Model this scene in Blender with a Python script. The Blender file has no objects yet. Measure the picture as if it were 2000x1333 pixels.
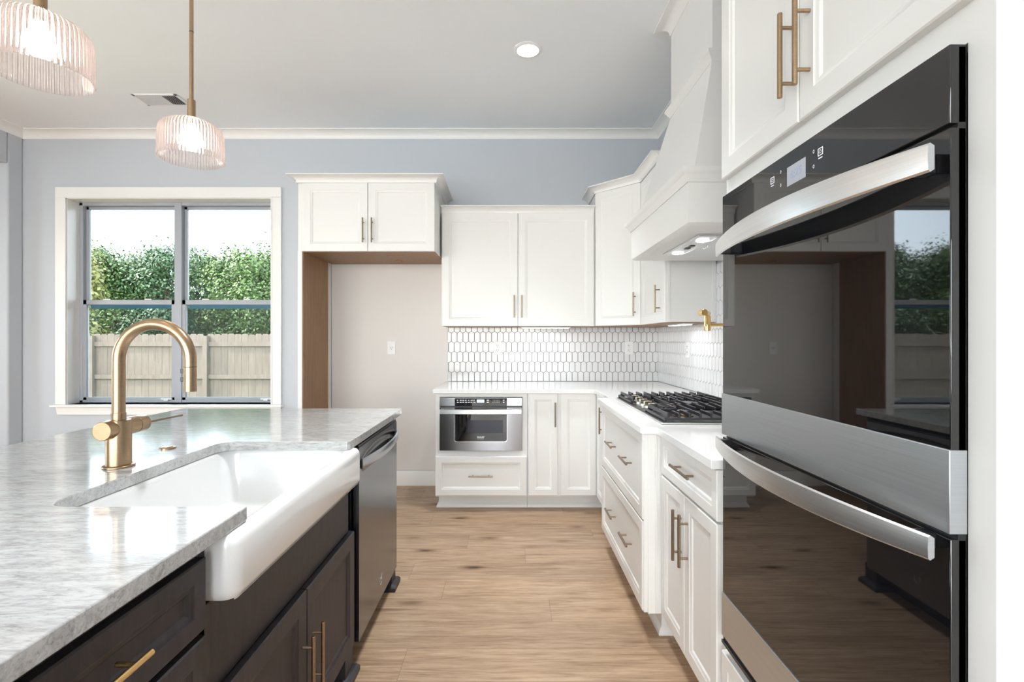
import bpy, math, random
from mathutils import Matrix, Vector, noise
PI = math.pi
C = bpy.context.scene.collection
sc = bpy.context.scene
random.seed(7)

# ------------------------------------------------------------------ camera, world, sun, exposure
cam_d = bpy.data.cameras.new('camera'); cam = bpy.data.objects.new('camera', cam_d); C.objects.link(cam)
cam.location = (0, 0, 1.28); cam.rotation_euler = (PI/2, 0, 0)
cam_d.sensor_width = 36; cam_d.lens = 36*960/2000
cam_d.shift_x = 0.002; cam_d.shift_y = -0.00125
cam_d.clip_start = 0.05; cam_d.clip_end = 300
sc.camera = cam
sc.view_settings.view_transform = 'Standard'; sc.view_settings.look = 'None'
sc.view_settings.gamma = 1; sc.view_settings.use_curve_mapping = False
sc.view_settings.exposure = 0.74
try:
    sc.cycles.use_denoising = True
    sc.cycles.max_bounces = 10; sc.cycles.diffuse_bounces = 5; sc.cycles.glossy_bounces = 5
    sc.cycles.transmission_bounces = 8; sc.cycles.transparent_max_bounces = 16
    sc.cycles.caustics_reflective = False; sc.cycles.caustics_refractive = False
    sc.cycles.sample_clamp_indirect = 6
except Exception: pass

world = bpy.data.worlds.new('sky'); sc.world = world; world.use_nodes = True
wn = world.node_tree.nodes; wl = world.node_tree.links; wn.clear()
wo = wn.new('ShaderNodeOutputWorld'); bg = wn.new('ShaderNodeBackground'); sky = wn.new('ShaderNodeTexSky')
sky.sky_type = 'NISHITA'; sky.sun_disc = False; sky.sun_elevation = math.radians(38); sky.sun_rotation = math.radians(200)
sky.air_density = 1.0; sky.dust_density = 2.0
wm = wn.new('ShaderNodeMix'); wm.data_type = 'RGBA'; wm.inputs[0].default_value = 0.72
sc1 = wn.new('ShaderNodeVectorMath'); sc1.operation = 'SCALE'; sc1.inputs[3].default_value = 0.16
wl.new(sky.outputs[0], sc1.inputs[0]); wl.new(sc1.outputs[0], wm.inputs[6]); wm.inputs[7].default_value = (0.82, 0.93, 1.0, 1)
wl.new(wm.outputs[2], bg.inputs[0]); bg.inputs[1].default_value = 5.2; wl.new(bg.outputs[0], wo.inputs[0])

def light(name, kind, loc, rot, energy, color=(1, 1, 1), **kw):
    d = bpy.data.lights.new(name, kind); d.energy = energy; d.color = color
    for k, v in kw.items():
        if k == 'portal': d.cycles.is_portal = v
        else: setattr(d, k, v)
    o = bpy.data.objects.new(name, d); C.objects.link(o); o.location = loc; o.rotation_euler = rot
    return o
light('sun', 'SUN', (0, 0, 20), (math.radians(52), 0, math.radians(-78)), 9.0, (1, 0.93, 0.82), angle=math.radians(3))
# sky portals: one per window opening, the added rear and hall windows included
light('window_1_portal', 'AREA', (-2.99, 4.50, 1.62), (-PI/2, 0, 0), 1, shape='RECTANGLE', size=1.82, size_y=1.84, portal=True)
light('added_window_2_portal', 'AREA', (-2.3, -3.35, 1.42), (PI/2, 0, 0), 1, shape='RECTANGLE', size=6.0, size_y=2.76, portal=True)
light('added_window_3_portal', 'AREA', (-6.08, 1.6, 1.55), (0, -PI/2, 0), 1, shape='RECTANGLE', size=2.0, size_y=3.0, portal=True)

CEIL = 3.11; D = 4.32; XR = 1.305; XL = -4.28; YR = -3.2

# ------------------------------------------------------------------ materials
def mat(name, col=(0.8, 0.8, 0.8), rough=0.5, metal=0.0, **kw):
    m = bpy.data.materials.new(name); m.use_nodes = True
    b = m.node_tree.nodes['Principled BSDF']
    b.inputs['Base Color'].default_value = (*col, 1); b.inputs['Roughness'].default_value = rough; b.inputs['Metallic'].default_value = metal
    for k, v in kw.items(): b.inputs[k.replace('_', ' ')].default_value = v
    m.diffuse_color = (*col, 1)
    return m
class N:
    def __init__(s, m): s.t = m.node_tree; s.b = s.t.nodes.get('Principled BSDF')
    def new(s, ty, **kw):
        n = s.t.nodes.new(ty)
        for k, v in kw.items(): setattr(n, k, v)
        return n
    def link(s, a, b): s.t.links.new(a, b)
    def coord(s, scale=(1, 1, 1)):
        g = s.new('ShaderNodeNewGeometry'); mp = s.new('ShaderNodeMapping'); mp.inputs['Scale'].default_value = scale
        s.link(g.outputs['Position'], mp.inputs['Vector']); return mp.outputs[0]
    def noise(s, vec, scale, detail=4, rough=0.5, dist=0.0):
        n = s.new('ShaderNodeTexNoise'); n.inputs['Scale'].default_value = scale; n.inputs['Detail'].default_value = detail
        n.inputs['Roughness'].default_value = rough; n.inputs['Distortion'].default_value = dist; s.link(vec, n.inputs['Vector']); return n.outputs[0]
    def ramp(s, fac, stops):
        r = s.new('ShaderNodeValToRGB'); e = r.color_ramp.elements
        while len(e) < len(stops): e.new(0.5)
        for el, (p, c) in zip(e, stops): el.position = p; el.color = (*c, 1)
        s.link(fac, r.inputs[0]); return r.outputs[0]
    def mix(s, fac, a, b, mode='MIX'):
        n = s.new('ShaderNodeMix', data_type='RGBA', blend_type=mode)
        for i, v in ((0, fac), (6, a), (7, b)):
            if hasattr(v, 'is_linked') or hasattr(v, 'links'): s.link(v, n.inputs[i])
            else: n.inputs[i].default_value = (*v, 1) if isinstance(v, tuple) else v
        return n.outputs[2]
    def math(s, op, a, b=0.0, c=0.0):
        n = s.new('ShaderNodeMath', operation=op)
        for i, v in enumerate((a, b, c)):
            if hasattr(v, 'links'): s.link(v, n.inputs[i])
            else: n.inputs[i].default_value = v
        return n.outputs[0]
    def bump(s, h, strength, dist=0.002):
        n = s.new('ShaderNodeBump'); n.inputs['Strength'].default_value = strength; n.inputs['Distance'].default_value = dist
        s.link(h, n.inputs['Height']); s.link(n.outputs[0], s.b.inputs['Normal'])

M = {}
def paint(name, col, rough, amp=0.015, bs=180, bstr=0.05):
    m = mat(name, col, rough); n = N(m); v = n.coord()
    c = n.ramp(n.noise(v, 1.3, 3), [(0.3, tuple(x*(1-amp) for x in col)), (0.7, tuple(min(1, x*(1+amp)) for x in col))])
    n.link(c, n.b.inputs['Base Color']); n.bump(n.noise(v, bs, 2), bstr, 0.001); return m
M['ceiling'] = paint('ceiling_paint', (0.84, 0.865, 0.885), 0.85)
M['wall'] = paint('blue_grey_wall_paint', (0.535, 0.562, 0.60), 0.6)
M['alcove'] = paint('warm_white_wall_paint', (0.78, 0.745, 0.72), 0.6)
M['rearwall'] = paint('rear_wall_paint', (0.66, 0.70, 0.73), 0.6)
M['trim'] = paint('white_trim_paint', (0.84, 0.83, 0.81), 0.35, 0.008, 60, 0.02)
M['white'] = paint('white_cabinet_paint', (0.79, 0.78, 0.76), 0.32, 0.008, 90, 0.02)
M['gap'] = mat('shadow_gap_face_frame', (0.72, 0.70, 0.67), 0.5)
M['brass'] = mat('brushed_bronze', (0.40, 0.28, 0.17), 0.30, 1.0)
n = N(M['brass']); h = n.noise(n.coord((60, 60, 2200)), 1, 2); n.link(n.ramp(h, [(0.3, (0.33, 0.225, 0.135)), (0.7, (0.46, 0.32, 0.20))]), n.b.inputs['Base Color'])
M['gold'] = mat('polished_brass', (0.78, 0.52, 0.22), 0.2, 1.0)
M['nickel'] = mat('bronze_nickel_pull', (0.27, 0.205, 0.145), 0.3, 1.0)
M['knob'] = mat('warm_steel_knob', (0.66, 0.61, 0.52), 0.22, 1.0)
M['chrome'] = mat('chrome', (0.8, 0.8, 0.8), 0.12, 1.0)
def steel(name, col, rough, sc=(3, 3, 900)):
    m = mat(name, col, rough, 1.0); n = N(m); v = n.coord(sc)
    h = n.noise(v, 1, 2); n.link(n.ramp(h, [(0.3, tuple(x*0.93 for x in col)), (0.7, tuple(min(1, x*1.05) for x in col))]), n.b.inputs['Base Color'])
    n.bump(h, 0.04, 0.0005); return m
M['steel'] = steel('stainless_steel', (0.40, 0.41, 0.43), 0.20)
M['steel_light'] = steel('brushed_bar_steel', (0.78, 0.78, 0.78), 0.30)
M['steel_strip'] = steel('brushed_oven_strip', (0.60, 0.635, 0.67), 0.36)
M['steel_dark'] = steel('dark_stainless', (0.24, 0.245, 0.26), 0.24)
M['blackglass'] = mat('black_oven_glass', (0.006, 0.006, 0.007), 0.02, 0.0, IOR=1.72)
M['black'] = mat('black_enamel', (0.012, 0.012, 0.014), 0.3)
M['iron'] = mat('cast_iron', (0.018, 0.018, 0.023), 0.42)
M['porcelain'] = mat('white_fireclay', (0.84, 0.84, 0.83), 0.12, 0.0, Coat_Weight=0.6, Coat_Roughness=0.04)
M['plastic'] = mat('white_plastic', (0.82, 0.82, 0.82), 0.35)
M['slot'] = mat('dark_slot', (0.05, 0.05, 0.05), 0.6)
M['frame'] = mat('grey_window_vinyl', (0.40, 0.42, 0.46), 0.4)
M['teal'] = mat('teal_glass_edge', (0.05, 0.22, 0.32), 0.3)
M['marks'] = mat('pale_control_marks', (0.7, 0.7, 0.72), 0.5)
M['marks'].node_tree.nodes['Principled BSDF'].inputs['Emission Color'].default_value = (0.8, 0.85, 0.9, 1)
M['marks'].node_tree.nodes['Principled BSDF'].inputs['Emission Strength'].default_value = 0.25
def emis(name, col, s):
    m = mat(name, col, 0.5); b = m.node_tree.nodes['Principled BSDF']
    b.inputs['Emission Color'].default_value = (*col, 1); b.inputs['Emission Strength'].default_value = s; return m
M['led'] = emis('led_diffuser', (0.95, 0.97, 1.0), 2.5)
M['can'] = emis('downlight_lens', (1.0, 0.98, 0.95), 8)
M['bulb'] = emis('warm_bulb', (1.0, 0.88, 0.70), 16)
M['globe'] = emis('added_lamp_globe', (0.93, 0.97, 1.0), 32)  # glowing globe of the added fill lamps
M['screen_lit'] = emis('lit_display', (0.20, 0.21, 0.23), 0.75)
M['digits'] = emis('dim_blue_digits', (0.16, 0.18, 0.26), 0.75)
M['lcd'] = emis('lcd_display', (0.45, 0.65, 0.75), 0.8)
# brown unfinished veneer
m = M['veneer'] = mat('brown_veneer', (0.30, 0.17, 0.08), 0.5); n = N(m); v = n.coord((14, 14, 1.2))
n.link(n.ramp(n.noise(v, 3, 5, 0.6, 0.6), [(0.3, (0.25, 0.135, 0.062)), (0.7, (0.36, 0.205, 0.10))]), n.b.inputs['Base Color'])
# dark stained island wood
m = M['dark'] = mat('dark_stained_wood', (0.045, 0.038, 0.04), 0.45); n = N(m); v = n.coord((10, 10, 2))
n.link(n.ramp(n.noise(v, 5, 6, 0.65, 0.8), [(0.3, (0.014, 0.012, 0.016)), (0.75, (0.040, 0.033, 0.037))]), n.b.inputs['Base Color'])
# white speckled quartz
m = M['quartz'] = mat('white_quartz', (0.86, 0.86, 0.85), 0.10, IOR=1.55); n = N(m); v = n.coord()
n.link(n.ramp(n.noise(v, 420, 2), [(0.28, (0.56, 0.54, 0.51)), (0.36, (0.76, 0.76, 0.755)), (1, (0.79, 0.79, 0.785))]), n.b.inputs['Base Color'])
# grey streaked island stone
m = M['stone'] = mat('grey_streaked_quartz', (0.6, 0.6, 0.58), 0.09, IOR=1.85); n = N(m)
va = n.coord((1.0, 4.2, 4.2)); vb = n.coord((1.0, 2.6, 2.6))
a = n.noise(va, 10, 8, 0.68, 1.4); b = n.noise(vb, 2.2, 4, 0.6, 0.6); c2 = n.noise(va, 34, 6, 0.7, 1.0)
base = n.ramp(a, [(0.32, (0.13, 0.125, 0.115)), (0.45, (0.30, 0.295, 0.28)), (0.55, (0.52, 0.52, 0.51)), (0.70, (0.62, 0.62, 0.62))])
base = n.mix(0.38, base, n.ramp(b, [(0.35, (0.34, 0.335, 0.325)), (0.65, (0.62, 0.62, 0.62))]))
base = n.mix(0.4, base, n.ramp(c2, [(0.32, (0.15, 0.145, 0.135)), (0.52, (0.58, 0.58, 0.58))]))
n.link(base, n.b.inputs['Base Color'])
# oak plank floor: planks run along X
def floor_mat():
    m = mat('oak_plank_floor', (0.4, 0.27, 0.16), 0.36); n = N(m)
    g = n.new('ShaderNodeNewGeometry'); s = n.new('ShaderNodeSeparateXYZ'); n.link(g.outputs['Position'], s.inputs[0])
    row = n.math('DIVIDE', n.math('ADD', s.outputs[1], 19.5*2 - 0.085), 0.195)
    ri = n.math('FLOOR', row); rf = n.math('SUBTRACT', row, ri)
    wn1 = n.new('ShaderNodeTexWhiteNoise', noise_dimensions='1D'); n.link(ri, wn1.inputs['W'])
    xo = n.math('ADD', n.math('DIVIDE', s.outputs[0], 1.52), n.math('MULTIPLY', wn1.outputs[0], 7.3))
    xi = n.math('FLOOR', xo); xf = n.math('SUBTRACT', xo, xi)
    cmb = n.new('ShaderNodeCombineXYZ'); n.link(xi, cmb.inputs[0]); n.link(ri, cmb.inputs[1])
    wn2 = n.new('ShaderNodeTexWhiteNoise', noise_dimensions='3D'); n.link(cmb.outputs[0], wn2.inputs[0])
    off = n.new('ShaderNodeVectorMath', operation='SCALE'); n.link(wn2.outputs[1], off.inputs[0]); off.inputs[3].default_value = 20
    add = n.new('ShaderNodeVectorMath', operation='ADD'); n.link(g.outputs['Position'], add.inputs[0]); n.link(off.outputs[0], add.inputs[1])
    def mp(sx, sy):
        q = n.new('ShaderNodeMapping'); q.inputs['Scale'].default_value = (sx, sy, 1); n.link(add.outputs[0], q.inputs[0]); return q.outputs[0]
    grain = n.noise(mp(2.0, 34), 1.6, 8, 0.68, 0.7)
    broad = n.noise(mp(1.0, 7), 1.5, 4, 0.6, 0.9)
    fine = n.noise(mp(9, 240), 1.0, 4, 0.7)
    knot = n.new('ShaderNodeTexVoronoi'); knot.inputs['Scale'].default_value = 1.0; kv = n.new('ShaderNodeVectorMath', operation='ADD'); nz_ = n.new('ShaderNodeTexNoise'); nz_.inputs['Scale'].default_value = 9; nz_.inputs['Detail'].default_value = 3; n.link(mp(1, 2.5), nz_.inputs[0])
    ks = n.new('ShaderNodeVectorMath', operation='SCALE'); n.link(nz_.outputs[1], ks.inputs[0]); ks.inputs[3].default_value = 0.16; n.link(mp(2.3, 6.0), kv.inputs[0]); n.link(ks.outputs[0], kv.inputs[1]); n.link(kv.outputs[0], knot.inputs[0])
    col = n.ramp(grain, [(0.34, (0.20, 0.115, 0.062)), (0.5, (0.44, 0.295, 0.185)), (0.66, (0.60, 0.435, 0.30))])
    col = n.mix(0.42, col, n.ramp(broad, [(0.36, (0.28, 0.175, 0.105)), (0.66, (0.58, 0.425, 0.295))]))
    col = n.mix(0.42, col, n.ramp(fine, [(0.36, (0.24, 0.145, 0.085)), (0.62, (0.55, 0.395, 0.265))]))
    kf = n.ramp(knot.outputs[0], [(0.05, (0.20, 0.15, 0.11)), (0.11, (0.60, 0.54, 0.49)), (0.17, (0.86, 0.83, 0.80)), (0.26, (1, 1, 1))])
    col = n.mix(1.0, col, kf, 'MULTIPLY')
    streak = n.noise(mp(0.9, 15), 1.7, 6, 0.62, 1.6)
    col = n.mix(1.0, col, n.ramp(streak, [(0.34, (0.66, 0.61, 0.56)), (0.47, (0.96, 0.95, 0.94)), (1, (1, 1, 1))]), 'MULTIPLY')
    tone = n.ramp(wn2.outputs[0], [(0, (0.93, 0.93, 0.93)), (1, (1.05, 1.045, 1.04))])
    col = n.mix(1.0, col, tone, 'MULTIPLY')
    e = n.math('MINIMUM', n.math('MULTIPLY', n.math('MINIMUM', rf, n.math('SUBTRACT', 1.0, rf)), 0.195), n.math('MULTIPLY', n.math('MINIMUM', xf, n.math('SUBTRACT', 1.0, xf)), 1.52))
    ef = n.ramp(n.math('DIVIDE', e, 0.0018), [(0.3, (0.66, 0.60, 0.55)), (1.0, (1, 1, 1))])
    col = n.mix(1.0, col, ef, 'MULTIPLY')
    n.link(col, n.b.inputs['Base Color'])
    n.link(n.ramp(grain, [(0.3, (0.44,)*3), (0.7, (0.34,)*3)]), n.b.inputs['Roughness'])
    n.bump(n.mix(0.5, grain, ef), 0.12, 0.0012); return m
M['floor'] = floor_mat()
M['tile'] = mat('white_glazed_tile', (0.74, 0.74, 0.75), 0.10, Coat_Weight=0.4, Coat_Roughness=0.03)
M['grout'] = mat('grey_grout', (0.17, 0.165, 0.16), 0.9)
# window glass: clear pane (thin sheet) = transparent + fresnel gloss
def pane_mat(name, tint, haze=0.0, hz=(0.3, 0.33, 0.32)):
    m = bpy.data.materials.new(name); m.use_nodes = True; t = m.node_tree; t.nodes.clear()
    o = t.nodes.new('ShaderNodeOutputMaterial'); tr = t.nodes.new('ShaderNodeBsdfTransparent'); tr.inputs[0].default_value = (*tint, 1)
    if haze == 0:
        g = t.nodes.new('ShaderNodeBsdfGlossy'); g.inputs['Roughness'].default_value = 0.01
        f = t.nodes.new('ShaderNodeFresnel'); f.inputs[0].default_value = 1.35; mx = t.nodes.new('ShaderNodeMixShader')
        t.links.new(f.outputs[0], mx.inputs[0]); t.links.new(tr.outputs[0], mx.inputs[1]); t.links.new(g.outputs[0], mx.inputs[2])
    else:
        g = t.nodes.new('ShaderNodeBsdfDiffuse'); g.inputs[0].default_value = (*hz, 1); mx = t.nodes.new('ShaderNodeMixShader')
        mx.inputs[0].default_value = haze; t.links.new(tr.outputs[0], mx.inputs[1]); t.links.new(g.outputs[0], mx.inputs[2])
    t.links.new(mx.outputs[0], o.inputs[0]); return m
M['pane'] = pane_mat('window_glass', (0.99, 0.996, 0.998))
M['mesh'] = pane_mat('insect_screen', (0.90, 0.91, 0.93), 0.16, (0.22, 0.24, 0.26))
# fluted pink-tinted shade glass
m = M['shade'] = bpy.data.materials.new('fluted_blush_glass'); m.use_nodes = True; t = m.node_tree; t.nodes.clear()
o = t.nodes.new('ShaderNodeOutputMaterial'); tr = t.nodes.new('ShaderNodeBsdfTransparent'); tr.inputs[0].default_value = (0.97, 0.935, 0.935, 1)
gl = t.nodes.new('ShaderNodeBsdfGlass'); gl.inputs['Color'].default_value = (0.99, 0.955, 0.955, 1); gl.inputs['Roughness'].default_value = 0.06; gl.inputs['IOR'].default_value = 1.45
tl = t.nodes.new('ShaderNodeBsdfTranslucent'); tl.inputs[0].default_value = (0.95, 0.87, 0.86, 1)
m1 = t.nodes.new('ShaderNodeMixShader'); m1.inputs[0].default_value = 0.5; m2 = t.nodes.new('ShaderNodeMixShader'); m2.inputs[0].default_value = 0.07
t.links.new(tr.outputs[0], m1.inputs[1]); t.links.new(gl.outputs[0], m1.inputs[2]); t.links.new(m1.outputs[0], m2.inputs[1]); t.links.new(tl.outputs[0], m2.inputs[2]); t.links.new(m2.outputs[0], o.inputs[0])
# outdoors
m = M['fence'] = mat('weathered_pine', (0.55, 0.47, 0.36), 0.8); n = N(m); v = n.coord((7, 7, 0.9))
n.link(n.ramp(n.noise(v, 3, 6, 0.6, 0.5), [(0.3, (0.125, 0.097, 0.075)), (0.7, (0.175, 0.145, 0.115))]), n.b.inputs['Base Color'])
m = M['lawn'] = mat('lawn', (0.10, 0.17, 0.05), 0.9); n = N(m)
n.link(n.ramp(n.noise(n.coord(), 9, 6), [(0.3, (0.06, 0.11, 0.03)), (0.7, (0.15, 0.22, 0.07))]), n.b.inputs['Base Color'])
def leaf(name, c0, c1):
    m = mat(name, c1, 0.6); n = N(m); g = n.new('ShaderNodeNewGeometry'); v = n.coord()
    f = n.math('ADD', n.math('MULTIPLY', g.outputs['Random Per Island'], 0.5), n.math('MULTIPLY', n.noise(v, 0.8, 3), 0.5))
    n.link(n.ramp(f, [(0.25, c0), (0.75, c1)]), n.b.inputs['Base Color']); return m
M['leaf_a'] = leaf('green_leaves', (0.03, 0.062, 0.012), (0.085, 0.15, 0.03))
M['leaf_b'] = leaf('deep_green_leaves', (0.022, 0.055, 0.02), (0.06, 0.12, 0.045))
M['leaf_c'] = leaf('yellow_green_leaves', (0.09, 0.11, 0.02), (0.24, 0.23, 0.06))
M['bark'] = mat('bark', (0.10, 0.075, 0.055), 0.9)

# ------------------------------------------------------------------ mesh builder
class MB:
    def __init__(s): s.v = []; s.f = []; s.M = Matrix.Identity(4)
    def at(s, loc=(0, 0, 0), ang=0.0): s.M = Matrix.Translation(loc) @ Matrix.Rotation(ang, 4, 'Z'); return s
    def add(s, vs, fs):
        b = len(s.v); s.v += [tuple(s.M @ Vector(p)) for p in vs]; s.f += [tuple(b+i for i in f) for f in fs]; return s
    def box(s, x0, x1, y0, y1, z0, z1):
        x0, x1 = sorted((x0, x1)); y0, y1 = sorted((y0, y1)); z0, z1 = sorted((z0, z1))
        vs = [(x, y, z) for z in (z0, z1) for x, y in ((x0, y0), (x1, y0), (x1, y1), (x0, y1))]
        return s.add(vs, [(3, 2, 1, 0), (4, 5, 6, 7), (0, 1, 5, 4), (1, 2, 6, 5), (2, 3, 7, 6), (3, 0, 4, 7)])
    def prism(s, poly, z0, z1):
        n = len(poly); vs = [(x, y, z0) for x, y in poly] + [(x, y, z1) for x, y in poly]
        return s.add(vs, [tuple(range(n-1, -1, -1)), tuple(range(n, 2*n))] + [(i, (i+1) % n, n+(i+1) % n, n+i) for i in range(n)])
    def extr(s, poly, axis, a, b):      # poly in the two other axes, extruded along axis x or y
        n = len(poly)
        mk = (lambda p, t: (t, p[0], p[1])) if axis == 'x' else (lambda p, t: (p[0], t, p[1]))
        vs = [mk(p, a) for p in poly] + [mk(p, b) for p in poly]
        return s.add(vs, [tuple(range(n-1, -1, -1)), tuple(range(n, 2*n))] + [(i, (i+1) % n, n+(i+1) % n, n+i) for i in range(n)])
    def loft(s, rings, closed=True, cap0=True, cap1=True):
        k = len(rings[0]); vs = [p for r in rings for p in r]; fs = []
        for i in range(len(rings)-1):
            for j in range(k if closed else k-1):
                a = i*k+j; b = i*k+(j+1) % k; fs.append((a, b, b+k, a+k))
        if cap0: fs.append(tuple(range(k-1, -1, -1)))
        if cap1: fs.append(tuple(range((len(rings)-1)*k, len(rings)*k)))
        return s.add(vs, fs)
    def tube(s, pts, r, n=12, caps=True):
        pts = [Vector(p) for p in pts]; rs = r if isinstance(r, (list, tuple)) else [r]*len(pts); rings = []
        t0 = (pts[1]-pts[0]).normalized(); up = Vector((0, 0, 1)) if abs(t0.z) < 0.9 else Vector((1, 0, 0))
        u = t0.cross(up).normalized()
        for i, p in enumerate(pts):
            t = ((pts[min(i+1, len(pts)-1)]-pts[max(i-1, 0)])).normalized()
            u = (u - t*u.dot(t)).normalized(); w = t.cross(u)
            rings.append([tuple(p + (u*math.cos(2*PI*j/n) + w*math.sin(2*PI*j/n))*rs[i]) for j in range(n)])
        return s.loft(rings, True, caps, caps)
    def lathe(s, prof, c=(0, 0, 0), axis='z', n=32, flute=0, fa=0.0, cap=True):
        rings = []
        for r, h in prof:
            ring = []
            for j in range(n):
                a = 2*PI*j/n; rr = r + (fa*math.cos(flute*a)*min(1, r/0.06) if flute else 0)
                q = (rr*math.cos(a), rr*math.sin(a))
                ring.append({'z': (c[0]+q[0], c[1]+q[1], c[2]+h), 'x': (c[0]+h, c[1]+q[0], c[2]+q[1]), 'y': (c[0]+q[1], c[1]+h, c[2]+q[0])}[axis])
            rings.append(ring)
        return s.loft(rings, True, cap, cap)
    def panel(s, w, h, t=0.02, st=0.055, dep=0.009, raised=False):
        # door / drawer face: local x 0..w, z 0..h, front at y=-t, back at y=0
        def ring(i, y): return [(i, y, i), (w-i, y, i), (w-i, y, h-i), (i, y, h-i)]
        rs = [ring(0, 0), ring(0, -t+0.003), ring(0.003, -t), ring(st-0.004, -t), ring(st, -t+0.003), ring(st+0.006, -t+0.0035),
              ring(st+0.010, -t+0.006), ring(st+0.014, -t+dep)]
        return s.loft(rs, True, True, True)
    def sweep(s, path, prof, closed=False):
        # path: xy points; prof: (outward offset, z); outward = right-hand side of travel
        n = len(path); rings = []
        for i, p in enumerate(path):
            p = Vector(p)
            def nrm(a, b):
                d = (Vector(b)-Vector(a)).normalized(); return Vector((d.y, -d.x))
            if closed: n1 = nrm(path[i-1], path[i]); n2 = nrm(path[i], path[(i+1) % n])
            else:
                n1 = nrm(path[i-1], path[i]) if i > 0 else nrm(path[0], path[1]); n2 = nrm(path[i], path[i+1]) if i < n-1 else n1
            m = (n1+n2).normalized(); m = m/max(0.3, m.dot(n1))
            rings.append([(p.x+m.x*o, p.y+m.y*o, z) for o, z in prof])
        if closed: rings.append(rings[0])
        return s.loft(rings, True, not closed, not closed)

def build(name, mb, material, parent=None, bevel=0.0, sharp=35, seg=2):
    off = Vector((0, 0, 0)); p = parent
    while p is not None: off += p.location; p = p.parent
    me = bpy.data.meshes.new(name); me.from_pydata([tuple(Vector(v)-off) for v in mb.v], [], mb.f)
    me.materials.append(material)
    import bmesh
    bm = bmesh.new(); bm.from_mesh(me); bmesh.ops.recalc_face_normals(bm, faces=bm.faces); bm.to_mesh(me); bm.free()
    me.polygons.foreach_set('use_smooth', [True]*len(me.polygons)); me.set_sharp_from_angle(angle=math.radians(sharp)); me.update()
    o = bpy.data.objects.new(name, me); C.objects.link(o)
    if parent: o.parent = parent
    if bevel:
        b = o.modifiers.new('bevel', 'BEVEL'); b.width = bevel; b.segments = seg; b.limit_method = 'ANGLE'; b.angle_limit = math.radians(40)
    return o
def thing(name, label, cat, loc=(0, 0, 0), group=None):
    o = bpy.data.objects.new(name, None); C.objects.link(o); o.location = loc; o.empty_display_size = 0.1
    o['label'] = label; o['category'] = cat
    if group: o['group'] = group
    return o
def tag(o, label, cat, group=None, kind=None):
    o['label'] = label; o['category'] = cat
    if group: o['group'] = group
    if kind: o['kind'] = kind
    return o
def struct(name, mb, m, parent=None, bevel=0.0, label=None):
    o = build(name, mb, m, parent, bevel)
    if parent is None:
        o['kind'] = 'structure'
        if label: o['label'] = label; o['category'] = name.split('_')[0]
    return o
def copy_tree(o, parent=None):
    c = o.copy(); C.objects.link(c)
    if parent: c.parent = parent
    for ch in [x for x in C.objects if x.parent == o]: copy_tree(ch, c)
    return c
def text(name, body, loc, rot, size, material, parent, extrude=0.0003, align='CENTER'):
    cu = bpy.data.curves.new(name, 'FONT'); cu.body = body; cu.size = size; cu.extrude = extrude; cu.align_x = align; cu.align_y = 'CENTER'
    cu.materials.append(material); o = bpy.data.objects.new(name, cu); C.objects.link(o)
    off = Vector((0, 0, 0)); p = parent
    while p is not None: off += p.location; p = p.parent
    o.location = Vector(loc)-off; o.rotation_euler = rot
    bpy.context.view_layer.update()
    me = bpy.data.meshes.new_from_object(o.evaluated_get(bpy.context.evaluated_depsgraph_get())); me.name = name
    q = bpy.data.objects.new(name, me); q.location = o.location; q.rotation_euler = rot; bpy.data.objects.remove(o); C.objects.link(q); q.parent = parent; q.name = name
    return q
A_BACK, A_RIGHT, A_ISL, A_DIAG = 0.0, -PI/2, PI/2, -PI/4

def pull(parent, base, ang, length, vertical, m, out=0.032, r=0.0055, name='handle'):
    # bar pull: base = centre point on the door face (world), ang = facing
    b = MB().at(base, ang); L = length/2; pp = L*0.66
    if vertical:
        b.tube([(0, -out, -L), (0, -out, L)], r, 12)
        for s in (-pp, pp): b.tube([(0, 0, s), (0, -out, s)], r*0.75, 10)
    else:
        b.tube([(-L, -out, 0), (L, -out, 0)], r, 12)
        for s in (-pp, pp): b.tube([(s, 0, 0), (s, -out, 0)], r*0.75, 10)
    return build(name, b, m, parent, 0.0008)
def face(parent, kind, origin, ang, w, h, hnd=None, m=None, st=0.055, hm=None, t=0.02):
    # hnd: (local x, local z, length, vertical)
    b = MB().at(origin, ang); b.panel(w, h, t, st)
    d = build(kind, b, m or M['white'], parent)
    for q in ([hnd] if isinstance(hnd, tuple) else (hnd or [])):
        p = Matrix.Translation(origin) @ Matrix.Rotation(ang, 4, 'Z') @ Vector((q[0], -t, q[1]))
        pull(d, tuple(p), ang, q[2], q[3], hm or M['nickel'])
    return d

# ------------------------------------------------------------------ room shell
struct('floor', MB().box(-6.2, XR+0.15, YR-0.15, D+0.15, -0.12, 0), M['floor'], label='wide oak plank floor across the kitchen')
struct('ceiling', MB().box(-6.2, XR+0.15, YR-0.15, D+0.15, CEIL, CEIL+0.2), M['ceiling'], label='flat white ceiling above the kitchen')
WX0, WX1, WZ0, WZ1 = -3.893, -2.085, 0.713, 2.529
struct('wall_back', MB().box(-6.2, WX0, D, D+0.18, 0, CEIL).box(WX1, XR+0.15, D, D+0.18, 0, CEIL).box(WX0, WX1, D, D+0.18, 0, WZ0).box(WX0, WX1, D, D+0.18, WZ1, CEIL), M['wall'], label='blue-grey painted wall around the window')
struct('wall_right', MB().box(XR, XR+0.15, YR, D, 0, CEIL), M['wall'], label='blue-grey painted wall behind the range hood')
struct('wall_left', MB().box(XL-0.13, XL, YR+1.6, 0.9, 0, CEIL).box(XL-0.13, XL, YR, YR+1.6, 2.785, CEIL).box(XL-0.13, XL, 4.19, D, 0, CEIL).box(XL-0.13, XL, 0.9, 4.19, 2.785, CEIL), M['wall'], bevel=0.012, label='blue-grey side wall with a tall cased opening')
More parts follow.
